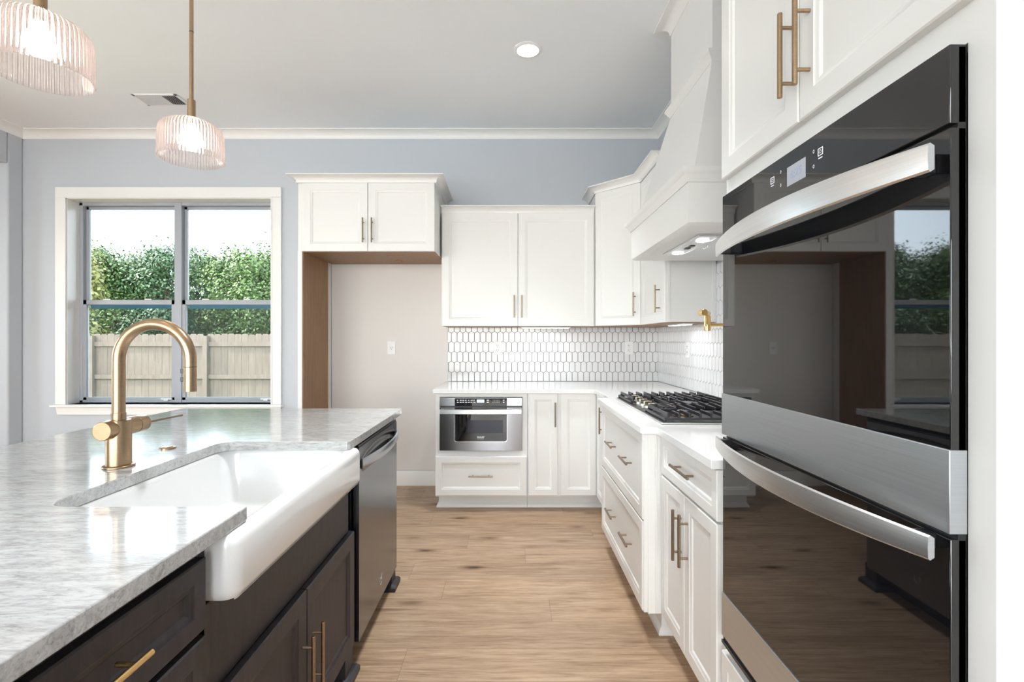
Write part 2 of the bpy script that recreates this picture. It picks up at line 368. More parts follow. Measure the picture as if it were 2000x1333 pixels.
struct('wall_hall', MB().box(-6.2, -6.05, YR, 0.1, 0, CEIL).box(-6.2, -6.05, 3.1, D, 0, CEIL).box(-6.2, -6.05, 0.1, 3.1, 0, 0.55).box(-6.2, -6.05, 0.1, 3.1, 2.55, CEIL), M['wall'])
struct('wall_rear', MB().box(-6.2, -5.3, YR-0.15, YR, 0, CEIL).box(0.7, XR+0.15, YR-0.15, YR, 0, CEIL).box(-5.3, 0.7, YR-0.15, YR, 0, 0.04).box(-5.3, 0.7, YR-0.15, YR, 2.8, CEIL), M['rearwall'])
struct('wall_alcove', MB().box(-1.564, -0.546, D-0.004, D-0.0002, 0.135, 1.942), M['alcove'], label='warm white painted wall inside the refrigerator alcove')
# unseen rear and hall windows, added to let in more daylight
def simple_window(name, x0, x1, y, z0, z1, nm, along='x'):
    r = bpy.data.objects.new(name, None); C.objects.link(r); r['kind'] = 'structure'
    b = MB()
    def bx(a0, a1, d0, d1, c0, c1):
        if along == 'x': b.box(a0, a1, y+d0, y+d1, c0, c1)
        else: b.box(y+d0, y+d1, a0, a1, c0, c1)
    bx(x0, x1, -0.03, 0.03, z0, z0+0.05); bx(x0, x1, -0.03, 0.03, z1-0.05, z1)
    for i in range(nm+1):
        c = x0 + (x1-x0)*i/nm; bx(max(x0, c-0.03), min(x1, c+0.03), -0.03, 0.03, z0, z1)
    build('window_frame', b, M['frame'], r)
    b = MB(); bx(x0+0.02, x1-0.02, -0.003, 0.003, z0+0.02, z1-0.02); build('pane', b, M['pane'], r)
simple_window('added_window_2', -5.3, 0.7, YR-0.09, 0.04, 2.8, 5)
simple_window('added_window_3', 0.1, 3.1, -6.13, 0.55, 2.55, 2, 'y')

# ceiling crown moulding (right-hand side of travel faces the room)
def cove(z0, z1, out, steps=7, lip=0.008):
    p = [(0, z0), (0.006, z0), (0.008, z0+0.006)]
    for i in range(steps+1):
        a = PI/2*i/steps; p.append((0.008+(out-0.012)*(1-math.cos(a)), z0+0.008+(z1-z0-0.016)*math.sin(a)))
    p += [(out-0.002, z1-lip), (out, z1-lip), (out, z1), (0, z1)]; return p
HZ0, HZ1, HX = 2.27, 2.85, 0.935      # hood chimney
pc = cove(3.044, CEIL, 0.078)
struct('trim_1', MB().sweep([(XL, D), (XR, D), (XR, HZ1), (HX, HZ1), (HX, HZ0), (XR, HZ0), (XR, 1.50)], pc), M['trim'], label='white crown moulding where the walls meet the ceiling')
struct('trim_2', MB().sweep([(XL, YR), (XL, D)], pc), M['trim'], label='white crown moulding above the side wall opening')
bp = [(0, 0), (0.014, 0), (0.014, 0.115), (0.008, 0.128), (0, 0.13)]
struct('baseboard_back', MB().sweep([(XL, D), (-1.60, D)], bp), M['trim'], label='white baseboard under the window wall')
struct('baseboard_alcove', MB().sweep([(-1.565, D), (-0.56, D)], bp), M['trim'], label='white baseboard inside the refrigerator alcove')

# ------------------------------------------------------------------ window_1
win = bpy.data.objects.new('window_1', None); C.objects.link(win); win.location = (-2.99, D, 0.7)
win['kind'] = 'structure'; win['label'] = 'double grey-framed sash window with white casing'; win['category'] = 'window'
cs = 0.088
b = MB()
b.box(WX0-cs, WX0+0.002, D-0.02, D, WZ0, WZ1); b.box(WX1-0.002, WX1+cs-0.006, D-0.02, D, WZ0, WZ1); b.box(WX0-cs, WX1+cs-0.006, D-0.02, D, WZ1, WZ1+cs)
b.box(WX0-0.004, WX0+0.008, D-0.024, D-0.02, WZ0, WZ1); b.box(WX1-0.008, WX1+0.004, D-0.024, D-0.02, WZ0, WZ1); b.box(WX0-0.004, WX1+0.004, D-0.024, D-0.02, WZ1-0.008, WZ1+0.004)
build('casing', b, M['trim'], win, 0.002)
b = MB(); b.box(WX0, WX0+0.012, D-0.01, D+0.18, WZ0, WZ1); b.box(WX1-0.012, WX1, D-0.01, D+0.18, WZ0, WZ1); b.box(WX0, WX1, D-0.01, D+0.18, WZ1-0.012, WZ1)
build('jamb', b, M['trim'], win)
b = MB(); b.box(WX0-cs-0.02, WX1+cs+0.012, D-0.055, D+0.18, WZ0-0.022, WZ0)
build('window_sill', b, M['trim'], win, 0.004)
b = MB(); b.extr([(WX0-cs, WZ0-0.022), (WX1+cs-0.006, WZ0-0.022), (WX1+cs-0.03, WZ0-0.092), (WX0-cs+0.015, WZ0-0.092)], 'y', D-0.018, D); build('apron', b, M['trim'], win, 0.003)
xm = -2.99; FY = D+0.11
fx0, fx1, fz0, fz1 = WX0+0.012, WX1-0.012, WZ0, WZ1-0.012
b = MB(); b.box(fx0, fx0+0.03, FY, FY+0.07, fz0, fz1); b.box(fx1-0.03, fx1, FY, FY+0.07, fz0, fz1); b.box(fx0, fx1, FY, FY+0.07, fz1-0.028, fz1); b.box(fx0, fx1, FY, FY+0.07, fz0, fz0+0.022)
b.box(xm-0.032, xm+0.032, FY-0.005, FY+0.07, fz0, fz1)
build('window_frame', b, M['frame'], win, 0.003)
zm = 1.615
for (a0, a1) in ((fx0+0.03, xm-0.032), (xm+0.032, fx1-0.03)):
    # upper sash behind, lower sash in front
    u = 0.026; s = MB()
    s.box(a0, a0+u, FY+0.038, FY+0.062, zm-0.02, fz1-0.028); s.box(a1-u, a1, FY+0.038, FY+0.062, zm-0.02, fz1-0.028)
    s.box(a0, a1, FY+0.038, FY+0.062, fz1-0.028-u, fz1-0.028); s.box(a0, a1, FY+0.038, FY+0.062, zm-0.02, zm+0.012)
    so = build('sash', s, M['frame'], win, 0.002)
    build('pane', MB().box(a0+u, a1-u, FY+0.048, FY+0.052, zm+0.012, fz1-0.028-u), M['pane'], so)
    s = MB(); s.box(a0-0.006, a0+u+0.006, FY+0.004, FY+0.03, fz0+0.022, zm+0.024); s.box(a1-u-0.006, a1+0.006, FY+0.004, FY+0.03, fz0+0.022, zm+0.024)
    s.box(a0, a1, FY+0.004, FY+0.03, zm-0.018, zm+0.024); s.box(a0, a1, FY+0.004, FY+0.03, fz0+0.022, fz0+0.022+u)
    so = build('sash', s, M['frame'], win, 0.002)
    build('pane', MB().box(a0+u, a1-u, FY+0.015, FY+0.019, fz0+0.022+u, zm-0.018), M['pane'], so)
    q = build('glazing_bead', MB().box(a0+u+0.02, a1-u-0.02, FY+0.034, FY+0.037, zm-0.052, zm-0.02), M['teal'], so); q['label'] = 'blue-green strip below the meeting rail'
    build('insect_screen', MB().add([(a0, FY+0.066, fz0+0.022), (a1, FY+0.066, fz0+0.022), (a1, FY+0.066, zm), (a0, FY+0.066, zm)], [(0, 1, 2, 3)]), M['mesh'], win)
    for k in (0.25, 0.70):
        xx = a0+(a1-a0)*k
        l = build('sash_lock', MB().prism([(xx-0.03, FY+0.006), (xx+0.03, FY+0.006), (xx+0.02, FY+0.028), (xx-0.02, FY+0.028)], zm+0.024, zm+0.036), M['plastic'], so, 0.003)
    build('lift_handle', MB().box(a1-0.12, a1-0.02, FY-0.008, FY+0.004, fz0+0.026, fz0+0.04).box(a1-0.09, a1-0.05, FY-0.018, FY-0.006, fz0+0.018, fz0+0.03), M['plastic'], so, 0.002)

# ------------------------------------------------------------------ outdoors
struct('ground_outside', MB().box(-60, 30, D+0.2, 60, -0.6, -0.45), M['lawn'], label='mown lawn outside the window')
FYY = 10.35
M['bounce_ground'] = mat('pale_bounce_concrete', (0.62, 0.60, 0.57), 0.85)
struct('ground_patio', MB().box(-16, 8, -16, YR-0.2, -0.5, -0.12).box(-16, -6.3, YR-0.2, 7, -0.5, -0.12), M['bounce_ground'])  # unseen pale paving added to bounce sunlight up to the ceiling
fe = thing('wooden_fence', 'pale dog-eared wooden privacy fence in front of the trees', 'fence', (-7, FYY, -0.45))
ftop = 1.40
nb = 0
x = -16.0
while x < 2:
    b = MB(); xx = x; x1 = x+2.4
    while xx < x1-0.1:
        w = 0.142; h = ftop + random.uniform(-0.012, 0.012)
        b.extr([(xx, -0.42), (xx+w, -0.42), (xx+w, h-0.03), (xx+w-0.03, h), (xx+0.025, h), (xx, h-0.03)], 'y', FYY+0.04, FYY+0.058); xx += w+0.0033
    build('picket_panel', b, M['fence'], fe)
    for rz in (-0.20, 0.50, 1.19): build('rail', MB().box(x, x1, FYY, FYY+0.04, rz-0.045, rz+0.045), M['fence'], fe)
    build('post', MB().box(x-0.045, x+0.045, FYY-0.05, FYY+0.038, -0.45, 1.36), M['fence'], fe)
    x = x1
def crown(seed, R, H, lm, nleaf=21000, ls=0.15):
    rnd = random.Random(seed); b = MB(); blobs = []
    for i in range(30):
        a = rnd.uniform(0, 2*PI); rr = R*0.62*math.sqrt(rnd.random()); z = rnd.uniform(0.16, 0.86)
        blobs.append((Vector((rr*math.cos(a), rr*math.sin(a), H*z)), R*rnd.uniform(0.20, 0.40)*(1.15-0.4*z)))
    blobs.append((Vector((0, 0, H*0.82)), R*0.38))
    for bi in range(nleaf):
        c, r = rnd.choice(blobs); d = Vector((rnd.gauss(0, 1), rnd.gauss(0, 1), rnd.gauss(0, 1))).normalized()
        rad = r*(0.35 + 0.80*rnd.random()**0.6) * (1+0.45*noise.noise(d*2.6+c)); p = c + d*rad
        if p.z < 0.3: continue
        nn = (d + Vector((rnd.gauss(0, .5), rnd.gauss(0, .5), rnd.gauss(0, .5)+0.4))).normalized()
        u = nn.orthogonal().normalized(); u = Matrix.Rotation(rnd.uniform(0, 6.28), 3, nn) @ u; w = nn.cross(u); L = ls*rnd.uniform(0.6, 1.25)
        b.add([p-u*L*0.5, p+w*L*0.3, p+u*L*0.5, p-w*L*0.3], [(0, 1, 2, 3)])
    return b
tree_specs = []
def tree_proto(seed, R, H, lm, name, label):
    t = thing(name, label, 'tree', (0, 0, 0))
    build('foliage', crown(seed, R, H, lm), lm, t, sharp=180)
    tb = MB(); tb.tube([(0, 0, 0), (0.05, 0, H*0.35), (0, 0.05, H*0.75)], [0.2, 0.15, 0.06], 9)
    tb.tube([(0.04, 0, H*0.3), (R*0.3, R*0.1, H*0.55)], [0.1, 0.04], 7); tb.tube([(0.04, 0, H*0.34), (-R*0.3, -R*0.1, H*0.6)], [0.1, 0.04], 7)
    build('trunk', tb, M['bark'], t); return t
protos = [tree_proto(3, 2.9, 6.9, M['leaf_a'], 'leafy_tree', ''), tree_proto(5, 2.7, 6.7, M['leaf_b'], 'leafy_tree', ''), tree_proto(8, 2.6, 6.4, M['leaf_a'], 'leafy_tree', ''), tree_proto(11, 2.0, 5.2, M['leaf_c'], 'yellow_leafed_tree', 'yellow-green small tree at the left end of the tree line')]
spots = []
for i in range(9): spots.append((-25.0+2.3*i + random.uniform(-.4, .4), 23.5+random.uniform(-1, 1), 0.93+random.uniform(-.06, .06), i % 3, 'front'))
for i in range(9): spots.append((-30.0+3.0*i + random.uniform(-.4, .4), 29+random.uniform(-1, 1), 1.12+random.uniform(-.05, .06), (i+1) % 3, 'rear'))
used = set()
for x, y, s, k, rowname in spots:
    t = protos[k] if k not in used else copy_tree(protos[k]); used.add(k)
    t.location = (x, y, -0.45); t.scale = (s, s, s); t.rotation_euler.z = random.uniform(0, 6)
    t['label'] = 'green leafy tree in the dense row beyond the fence'; t['group'] = 'green trees beyond the fence'
t = protos[3]; t.location = (-15.35, 16.3, -0.45)
t['label'] = 'smaller yellow-green tree standing before the darker trees, beyond the fence'

# ------------------------------------------------------------------ fridge surround cabinet
fc = thing('refrigerator_surround_cabinet', 'tall white cabinet with brown-lined open refrigerator alcove under two doors', 'cabinet', (-1.08, 4.0, 0))
build('cabinet_box', MB().box(-1.60, -0.566, 3.712, D-0.002, 1.95, 2.465), M['white'], fc, 0.002)
build('side_panel', MB().box(-1.60, -1.567, 3.705, 4.22, 0, 1.95).box(-1.60, -1.567, 4.22, D-0.006, 0, 1.95), M['white'], fc, 0.001)
o = build('alcove_lining', MB().box(-1.567, -1.561, 3.712, 4.22, 0, 1.944).box(-1.56, -0.568, 3.716, D-0.006, 1.943, 1.95), M['veneer'], fc); o['label'] = 'unpainted brown wood lining'
face(fc, 'door', (-1.556, 3.712, 1.945), A_BACK, 0.486, 0.516, (0.458, 0.154, 0.185, True), st=0.06)
face(fc, 'door', (-1.066, 3.712, 1.945), A_BACK, 0.500, 0.516, (0.034, 0.154, 0.185, True), st=0.06)
build('crown_moulding', MB().sweep([(-1.60, D), (-1.60, 3.70), (-0.562, 3.70), (-0.562, D)][::-1], cove(2.462, 2.513, 0.06)), M['white'], fc) if False else None
build('crown_moulding', MB().sweep([(-1.60, D-0.001), (-1.60, 3.70), (-0.560, 3.70), (-0.560, D-0.001)], [(-o_, z_) for o_, z_ in [(-a, b_) for a, b_ in cove(2.462, 2.515, 0.062)]]), M['white'], fc)
build('connector_block', MB().box(-0.955, -0.905, 4.10, 4.125, 1.925, 1.943), M['veneer'], fc)

# ------------------------------------------------------------------ upper cabinets
uc = thing('wall_cabinet', 'white two-door wall cabinet above the drawer microwave counter', 'cabinet', (0.06, D, 1.39))
build('cabinet_box', MB().box(-0.555, 0.690, 3.99, D-0.006, 1.392, 2.31), M['white'], uc, 0.001)
face(uc, 'door', (-0.548, 3.99, 1.390), A_BACK, 0.611, 0.915, (0.582, 0.158, 0.18, True), st=0.06)
face(uc, 'door', (0.067, 3.99, 1.390), A_BACK, 0.611, 0.915, (0.027, 0.158, 0.18, True), st=0.06)
build('crown_moulding', MB().sweep([(-0.553, 3.98), (0.68, 3.98)], cove(2.302, 2.355, 0.06)), M['white'], uc)
build('cabinet_underside', MB().box(-0.55, 0.69, 4.0, D-0.01, 1.3895, 1.392), M['veneer'], uc)
# diagonal corner cabinet
XC = 0.69; UF = 0.98
dc = thing('corner_wall_cabinet', 'taller white diagonal corner wall cabinet with one door', 'cabinet', (1.0, 4.0, 1.39))
poly = [(XC+0.006, D-0.006), (XC+0.006, 3.995), (UF+0.016, 3.70), (XR-0.006, 3.70), (XR-0.006, D-0.006)]
build('cabinet_box', MB().prism(poly, 1.393, 2.47), M['white'], dc, 0.001)
build('cabinet_underside', MB().prism([(x*0.995+0.005, y) for x, y in poly], 1.389, 1.3925), M['veneer'], dc)
dl = math.hypot(UF+0.016-XC-0.006, 0.295)
face(dc, 'door', (XC+0.012, 3.990, 1.392), A_DIAG, dl-0.012, 1.070, (dl-0.012-0.04, 0.156, 0.18, True), st=0.06)
build('crown_moulding', MB().sweep([(XC, D-0.001), (XC, 3.985), (UF, 3.685), (UF, 3.20)], cove(2.463, 2.515, 0.06)), M['white'], dc)
# narrow right wall cabinet between the corner and the hood
rc = thing('narrow_wall_cabinet', 'white single-door wall cabinet between the corner cabinet and the hood', 'cabinet', (1.15, 3.4, 1.39))
build('cabinet_box', MB().box(1.0, XR-0.006, 3.105, 3.698, 1.393, 2.46), M['white'], rc, 0.001)
build('cabinet_underside', MB().box(1.0, XR-0.01, 3.11, 3.698, 1.3895, 1.3925), M['veneer'], rc)
face(rc, 'door', (1.0, 3.690, 1.392), A_RIGHT, 0.575, 1.065, (0.475, 0.156, 0.18, True), st=0.06)
build('side_frame', MB().box(0.995, 1.012, 3.100, 3.105, 1.392, 2.46).box(XR-0.03, XR-0.006, 3.100, 3.105, 1.392, 2.46), M['white'], rc, 0.001)

# ------------------------------------------------------------------ range hood
hd = thing('range_hood', 'large tapered white wood range hood above the gas cooktop', 'range hood', (1.1, 2.56, 1.75))
H0, H1 = 2.075, 3.05; HF = 0.752
bz0, bz1 = 1.772, 2.0
b = MB()
# lower box as shell with open underside recess
b.loft([[(HF, H0, bz1), (HF, H1, bz1), (XR-0.002, H1, bz1), (XR-0.002, H0, bz1)],
        [(HF, H0, bz0+0.02), (HF, H1, bz0+0.02), (XR-0.002, H1, bz0+0.02), (XR-0.002, H0, bz0+0.02)],
        [(HF+0.004, H0+0.004, bz0+0.006), (HF+0.004, H1-0.004, bz0+0.006), (XR-0.002, H1-0.004, bz0+0.006), (XR-0.002, H0+0.004, bz0+0.006)],
        [(HF+0.018, H0+0.018, bz0-0.004), (HF+0.018, H1-0.018, bz0-0.004), (XR-0.002, H1-0.018, bz0-0.004), (XR-0.002, H0+0.018, bz0-0.004)],
        [(HF+0.05, H0+0.05, bz0-0.010), (HF+0.05, H1-0.05, bz0-0.010), (XR-0.002, H1-0.05, bz0-0.010), (XR-0.002, H0+0.05, bz0-0.010)]])
build('hood_band', b, M['white'], hd)
mp_ = [(0, 1.945), (0.006, 1.945), (0.009, 1.955), (0.018, 1.966), (0.02, 1.974), (0.030, 1.982), (0.034, 1.990), (0.034, 2.004), (0, 2.004)]
build('band_moulding', MB().sweep([(XR-0.002, H1), (HF, H1), (HF, H0), (XR-0.002, H0)], mp_), M['white'], hd)
b = MB(); b.loft([[(0.785, H0+0.02, 2.0), (0.785, H1-0.02, 2.0), (XR-0.002, H1-0.02, 2.0), (XR-0.002, H0+0.02, 2.0)],
                  [(HX, HZ0, 2.58), (HX, HZ1, 2.58), (XR-0.002, HZ1, 2.58), (XR-0.002, HZ0, 2.58)],
                  [(HX, HZ0, CEIL-0.001), (HX, HZ1, CEIL-0.001), (XR-0.002, HZ1, CEIL-0.001), (XR-0.002, HZ0, CEIL-0.001)]])
build('chimney', b, M['white'], hd)
mq = [(0, 2.565), (0.006, 2.565), (0.010, 2.576), (0.018, 2.584), (0.022, 2.594), (0.030, 2.600), (0.030, 2.612), (0, 2.612)]
build('chimney_moulding', MB().sweep([(XR-0.002, HZ1), (HX, HZ1), (HX, HZ0), (XR-0.002, HZ0)], mq), M['white'], hd)
ins = build('hood_insert', MB().box(0.86, 1.20, 2.24, 2.76, 1.755, 1.762).box(0.865, 1.195, 2.245, 2.755, 1.752, 1.756), M['steel_light'], hd, 0.001)
build('filter_panel', MB().box(0.955, 1.17, 2.27, 2.73, 1.7485, 1.752), M['steel_light'], ins, 0.001)
build('filter_latch', MB().tube([(0.985, 2.44, 1.7485), (0.985, 2.44, 1.742), (0.985, 2.50, 1.742), (0.985, 2.50, 1.7485)], 0.003, 8), M['chrome'], ins)
for y in (2.34, 2.68): build('hood_lamp', MB().lathe([(0.001, 0), (0.030, 0), (0.030, -0.003), (0.001, -0.003)], (0.917, y, 1.752)), M['can'], ins)
for y in (2.475, 2.535): build('button', MB().box(0.903, 0.927, y-0.018, y+0.018, 1.748, 1.752), M['black'], ins, 0.001)
for y in (2.34, 2.68): light('hood_lamp_light', 'SPOT', (0.917, y, 1.742), (0, 0, 0), 5, (1, 0.93, 0.84), spot_size=math.radians(120), spot_blend=0.6, shadow_soft_size=0.03)

# ------------------------------------------------------------------ backsplash
def clip(poly, x0, x1, z0, z1):
    for ax, lim, sg in ((0, x0, 1), (0, x1, -1), (1, z0, 1), (1, z1, -1)):
        out = []
        for i in range(len(poly)):
            a, c = poly[i], poly[(i+1) % len(poly)]; ia = sg*(a[ax]-lim) >= 0; ic = sg*(c[ax]-lim) >= 0
            if ia: out.append(a)
            if ia != ic:
                t = (lim-a[ax])/(c[ax]-a[ax]); out.append((a[0]+t*(c[0]-a[0]), a[1]+t*(c[1]-a[1])))
        poly = out
        if len(poly) < 3: return []
    cl = []
    for p in poly:
        if not cl or math.hypot(p[0]-cl[-1][0], p[1]-cl[-1][1]) > 1e-4: cl.append(p)
    return cl if len(cl) > 2 else []
TW, TP, TA = 0.0505, 0.0873, 0.0085
def tiles(b, x0, x1, z0, z1, phase, th=0.006, holes=()):
    g = 0.0024
    for r in range(-8, 10):
        zt = 1.346 - r*TP; zb = zt-TP
        if zb > z1+0.02 or zt < z0-0.02: continue
        off = 0 if r % 2 == 0 else TW/2
        k0 = int((x0-phase-off)/TW)-2; k1 = int((x1-phase-off)/TW)+2
        for k in range(k0, k1+1):
            c = phase+off+k*TW; h = TW/2-g
            poly = [(c-h, zb+TA-g*0.3), (c, zb-TA+g*1.2), (c+h, zb+TA-g*0.3), (c+h, zt-TA+g*0.3), (c, zt+TA-g*1.2), (c-h, zt-TA+g*0.3)]
            poly = clip(poly, x0, x1, z0, z1)
            if not poly: continue
            cx = sum(p[0] for p in poly)/len(poly); cz = sum(p[1] for p in poly)/len(poly)
            def ins_(q, d): return (q[0]+(cx-q[0])*d/0.025, q[1]+(cz-q[1])*d/0.04)
            r1 = [(p[0], -0.002, p[1]) for p in poly]; r2 = [(p[0], -th+0.0012, p[1]) for p in poly]; r3 = [(ins_(p, 0.0013)[0], -th, ins_(p, 0.0013)[1]) for p in poly]
            b.loft([r1, r2, r3], True, False, True)
    return b
bs = thing('tile_backsplash', 'white elongated-hexagon tile backsplash under the two-door wall cabinet', 'backsplash', (0.4, D, 0.915))
build('grout', MB().box(-0.545, XR, D-0.003, D-0.0005, 0.916, 1.388), M['grout'], bs)
build('tiles', tiles(MB().at((0, D, 0)), -0.545, XR-0.006, 0.9165, 1.388, -0.085), M['tile'], bs, sharp=20)
rs = thing('tile_backsplash', 'white elongated-hexagon tile backsplash behind the gas cooktop', 'backsplash', (XR, 2.9, 0.915))
build('grout', MB().box(XR-0.003, XR-0.0005, 1.50, D-0.007, 0.916, 1.388).box(XR-0.003, XR-0.0005, 1.50, 3.10, 1.388, 1.76), M['grout'], rs)
b = MB().at((XR, 0, 0), A_RIGHT)   # local x -> -Y
tiles(b, -(D-0.007), -3.102, 0.9165, 1.388, -4.30); tiles(b, -3.10, -1.50, 0.9165, 1.758, -4.30)
build('tiles', b, M['tile'], rs, sharp=20)

# outlets
def outlet(c, ang, label, n=2, wide=0.072, hgt=0.116):
    t = thing('wall_outlet', label, 'outlet', c)
    b = MB().at(c, ang); b.box(-wide/2, wide/2, -0.006, 0, -hgt/2, hgt/2); build('cover_plate', b, M['plastic'], t, 0.002)
    for i in range(n):
        z = (0.021 if i == 0 else -0.021) if n == 2 else 0
        b = MB().at(c, ang); b.prism([], 0, 0) if False else None
        b.lathe([(0.0165, 0), (0.0165, -0.002)], (0, -0.006, z), 'y', 20); s = build('socket', b, M['plastic'], t, 0.0005)
        b = MB().at(c, ang); b.box(-0.0085, -0.0055, -0.0088, -0.008, z-0.002, z+0.008); b.box(0.0055, 0.0085, -0.0088, -0.008, z-0.001, z+0.007); b.box(-0.0022, 0.0022, -0.0088, -0.008, z-0.012, z-0.007)
        build('socket_slots', b, M['slot'], s)
outlet((-0.108, D-0.0062, 1.207), A_BACK, 'white duplex outlet on the tiles above the drawer microwave')
outlet((1.044, D-0.0062, 1.207), A_BACK, 'white duplex outlet on the tiles near the inside corner')
outlet((-1.04, D-0.0045, 1.208), A_BACK, 'white single outlet on the bare refrigerator alcove wall', 1)
outlet((XR-0.0062, 3.58, 1.207), A_RIGHT, 'white outlet on the side tiles beneath the narrow wall cabinet')
o = thing('recessed_water_box', 'small white plate', 'outlet') if False else None

# under-cabinet LED bars
for loc, a, lab, L in (((0.30, 4.13, 1.3885), 0, 'white LED light bar under the two-door wall cabinet', 0.41), ((1.15, 3.33, 1.3885), PI/2, 'white LED light bar under the narrow wall cabinet', 0.34)):
    t = thing('under_cabinet_light', lab, 'light', loc)
    b = MB().at(loc, a); b.box(-L/2, L/2, -0.03, 0.03, -0.010, 0); build('housing', b, M['plastic'], t, 0.002)
    b = MB().at(loc, a); b.box(-L/2+0.01, L/2-0.01, -0.024, 0.024, -0.013, -0.0095); build('diffuser', b, M['led'], t, 0.001)
    light('under_cabinet_glow', 'AREA', (loc[0], loc[1], loc[2]-0.016), (0, 0, a), 0.42, (0.95, 0.97, 1), shape='RECTANGLE', size=L-0.02, size_y=0.04)

# ------------------------------------------------------------------ base cabinets, back run
FB = 3.66      # face-frame plane, doors stand proud of it
mc = thing('microwave_base_cabinet', 'white base cabinet holding the drawer microwave above one wide drawer', 'cabinet', (-0.2, 4.0, 0))
b = MB(); b.box(-0.553, 0.13, FB, D-0.01, 0.112, 0.455); b.box(-0.553, -0.5235, FB, D-0.01, 0.455, 0.853); b.box(0.0915, 0.13, FB, D-0.01, 0.455, 0.853); b.box(-0.553, 0.13, FB, D-0.01, 0.853, 0.884)
build('cabinet_box', b, M['white'], mc, 0.001)
face(mc, 'drawer', (-0.553, FB, 0.124), A_BACK, 0.675, 0.290, (0.337, 0.150, 0.18, False), st=0.05)
skp = [(0, 0), (0.016, 0), (0.016, 0.012), (0.009, 0.022), (0.004, 0.03), (0, 0.034)]
build('toe_kick', MB().box(-0.545, 0.13, 3.765, 3.80, 0, 0.112).sweep([(-0.545, D-0.02), (-0.545, 3.765), (0.13, 3.765)], skp), M['white'], mc)
build('end_skirt', MB().box(-0.545, -0.53, 3.78, D-0.02, 0, 0.112), M['white'], mc)
cc = thing('corner_base_cabinet', 'white corner base cabinet with folding doors beside the microwave cabinet', 'cabinet', (0.6, 4.0, 0))
XF = 0.66      # right-run face-frame plane
build('cabinet_box', MB().prism([(0.132, D-0.01), (0.132, FB), (XF, FB), (XF, 3.085), (XR-0.01, 3.085), (XR-0.01, D-0.01)], 0.112, 0.884), M['white'], cc, 0.001)
face(cc, 'door', (0.138, FB, 0.124), A_BACK, 0.216, 0.760, (0.195, 0.604, 0.18, True), st=0.05)
face(cc, 'door', (0.378, FB, 0.124), A_BACK, 0.262, 0.760, None, st=0.05)
face(cc, 'door', (XF, FB-0.022, 0.124), A_RIGHT, 0.545, 0.760, (0.295, 0.604, 0.18, True), st=0.05)
build('toe_kick', MB().box(0.132, 0.76, 3.765, 3.80, 0, 0.112).sweep([(0.132, 3.765), (0.745, 3.765)], skp).box(0.745, 0.77, 3.09, 3.77, 0, 0.112), M['white'], cc)
# drawer microwave
mw = thing('drawer_microwave', 'stainless drawer microwave with black glass, set in the white base cabinet', 'microwave', (-0.216, 3.64, 0.455))
x0, x1, z0, z1 = -0.5225, 0.0905, 0.4575, 0.851; yF = 3.640
build('microwave_body', MB().box(x0+0.006, x1-0.006, yF+0.012, 4.1, z0+0.004, z1-0.004), M['black'], mw)
w = x1-x0
cp = build('control_panel', MB().box(x0, x1, yF+0.001, yF+0.02, z1-0.064, z1), M['steel'], mw, 0.003)
gx0, gx1 = x0+0.113, x1-0.113
build('control_glass', MB().box(gx0, gx1, yF-0.003, yF+0.004, z1-0.062, z1-0.004), M['blackglass'], cp, 0.001)
build('display', MB().box(-0.245, -0.19, yF-0.0045, yF-0.003, z1-0.036, z1-0.014), M['lcd'], cp)
b = MB()
for i in range(7):
    for j, z in enumerate((z1-0.019, z1-0.034)): b.box(gx0+0.017+i*0.0203, gx0+0.017+i*0.0203+random.uniform(0.009, 0.016), yF-0.0036, yF-0.003, z-0.0022, z+0.0022)
for j, z in enumerate((z1-0.019, z1-0.034)):
    b.box(-0.172, -0.155, yF-0.0036, yF-0.003, z-0.003, z+0.003); b.box(gx1-0.03, gx1-0.018, yF-0.0036, yF-0.003, z-0.0028, z+0.0028)
    for i in range(5): pass
build('control_marks', b, M['marks'], cp)
for j, row in enumerate(('1  2  3  4  5', '6  7  8  9  0')): text('key_digits', row, (-0.103, yF-0.0034, z1-0.0195-0.0145*j), (PI/2, 0, 0), 0.0105, M['marks'], cp)
dz1 = z1-0.073; gz0 = z0+0.071
# drawer front: steel, gently bowed, with black window
b = MB(); nx = 24; rings = []
for i in range(nx+1):
    u = i/nx; xx = x0+w*u; bow = 0.010*(1-(2*u-1)**2)
    rings.append([(xx, yF+0.012, z0), (xx, yF+0.002-bow, z0), (xx, yF+0.002-bow, dz1), (xx, yF+0.012, dz1)])
dr = build('microwave_drawer', b.loft(rings), M['steel'], mw, 0.0015)
def rrect(xa, xb, za, zb, r, y, n=5, top=True):
    pts = []
    for cx, cz, a0 in ((xb-r, zb-r, 0), (xa+r, zb-r, PI/2), (xa+r, za+r, PI), (xb-r, za+r, 1.5*PI)):
        rr = r if (top or a0 >= PI) else 0.0005
        ccx = cx if (top or a0 >= PI) else (xb-rr if a0 == 0 else xa+rr); ccz = cz if (top or a0 >= PI) else zb-rr
        for k in range(n+1):
            a = a0+PI/2*k/n; pts.append((ccx+rr*math.cos(a), y, ccz+rr*math.sin(a)))
    return pts
build('window_trim', MB().loft([rrect(gx0-0.003, gx1+0.003, gz0-0.004, dz1, 0.020, yF-0.002, top=False), rrect(gx0-0.003, gx1+0.003, gz0-0.004, dz1, 0.020, yF-0.0105, top=False)]), M['chrome'], dr)
build('door_glass', MB().loft([rrect(gx0, gx1, gz0, dz1+0.001, 0.018, yF-0.002, top=False), rrect(gx0, gx1, gz0, dz1+0.001, 0.018, yF-0.012, top=False)]), M['blackglass'], dr)
M['mwin'] = mat('microwave_window_mesh', (0.02, 0.022, 0.035), 0.08)
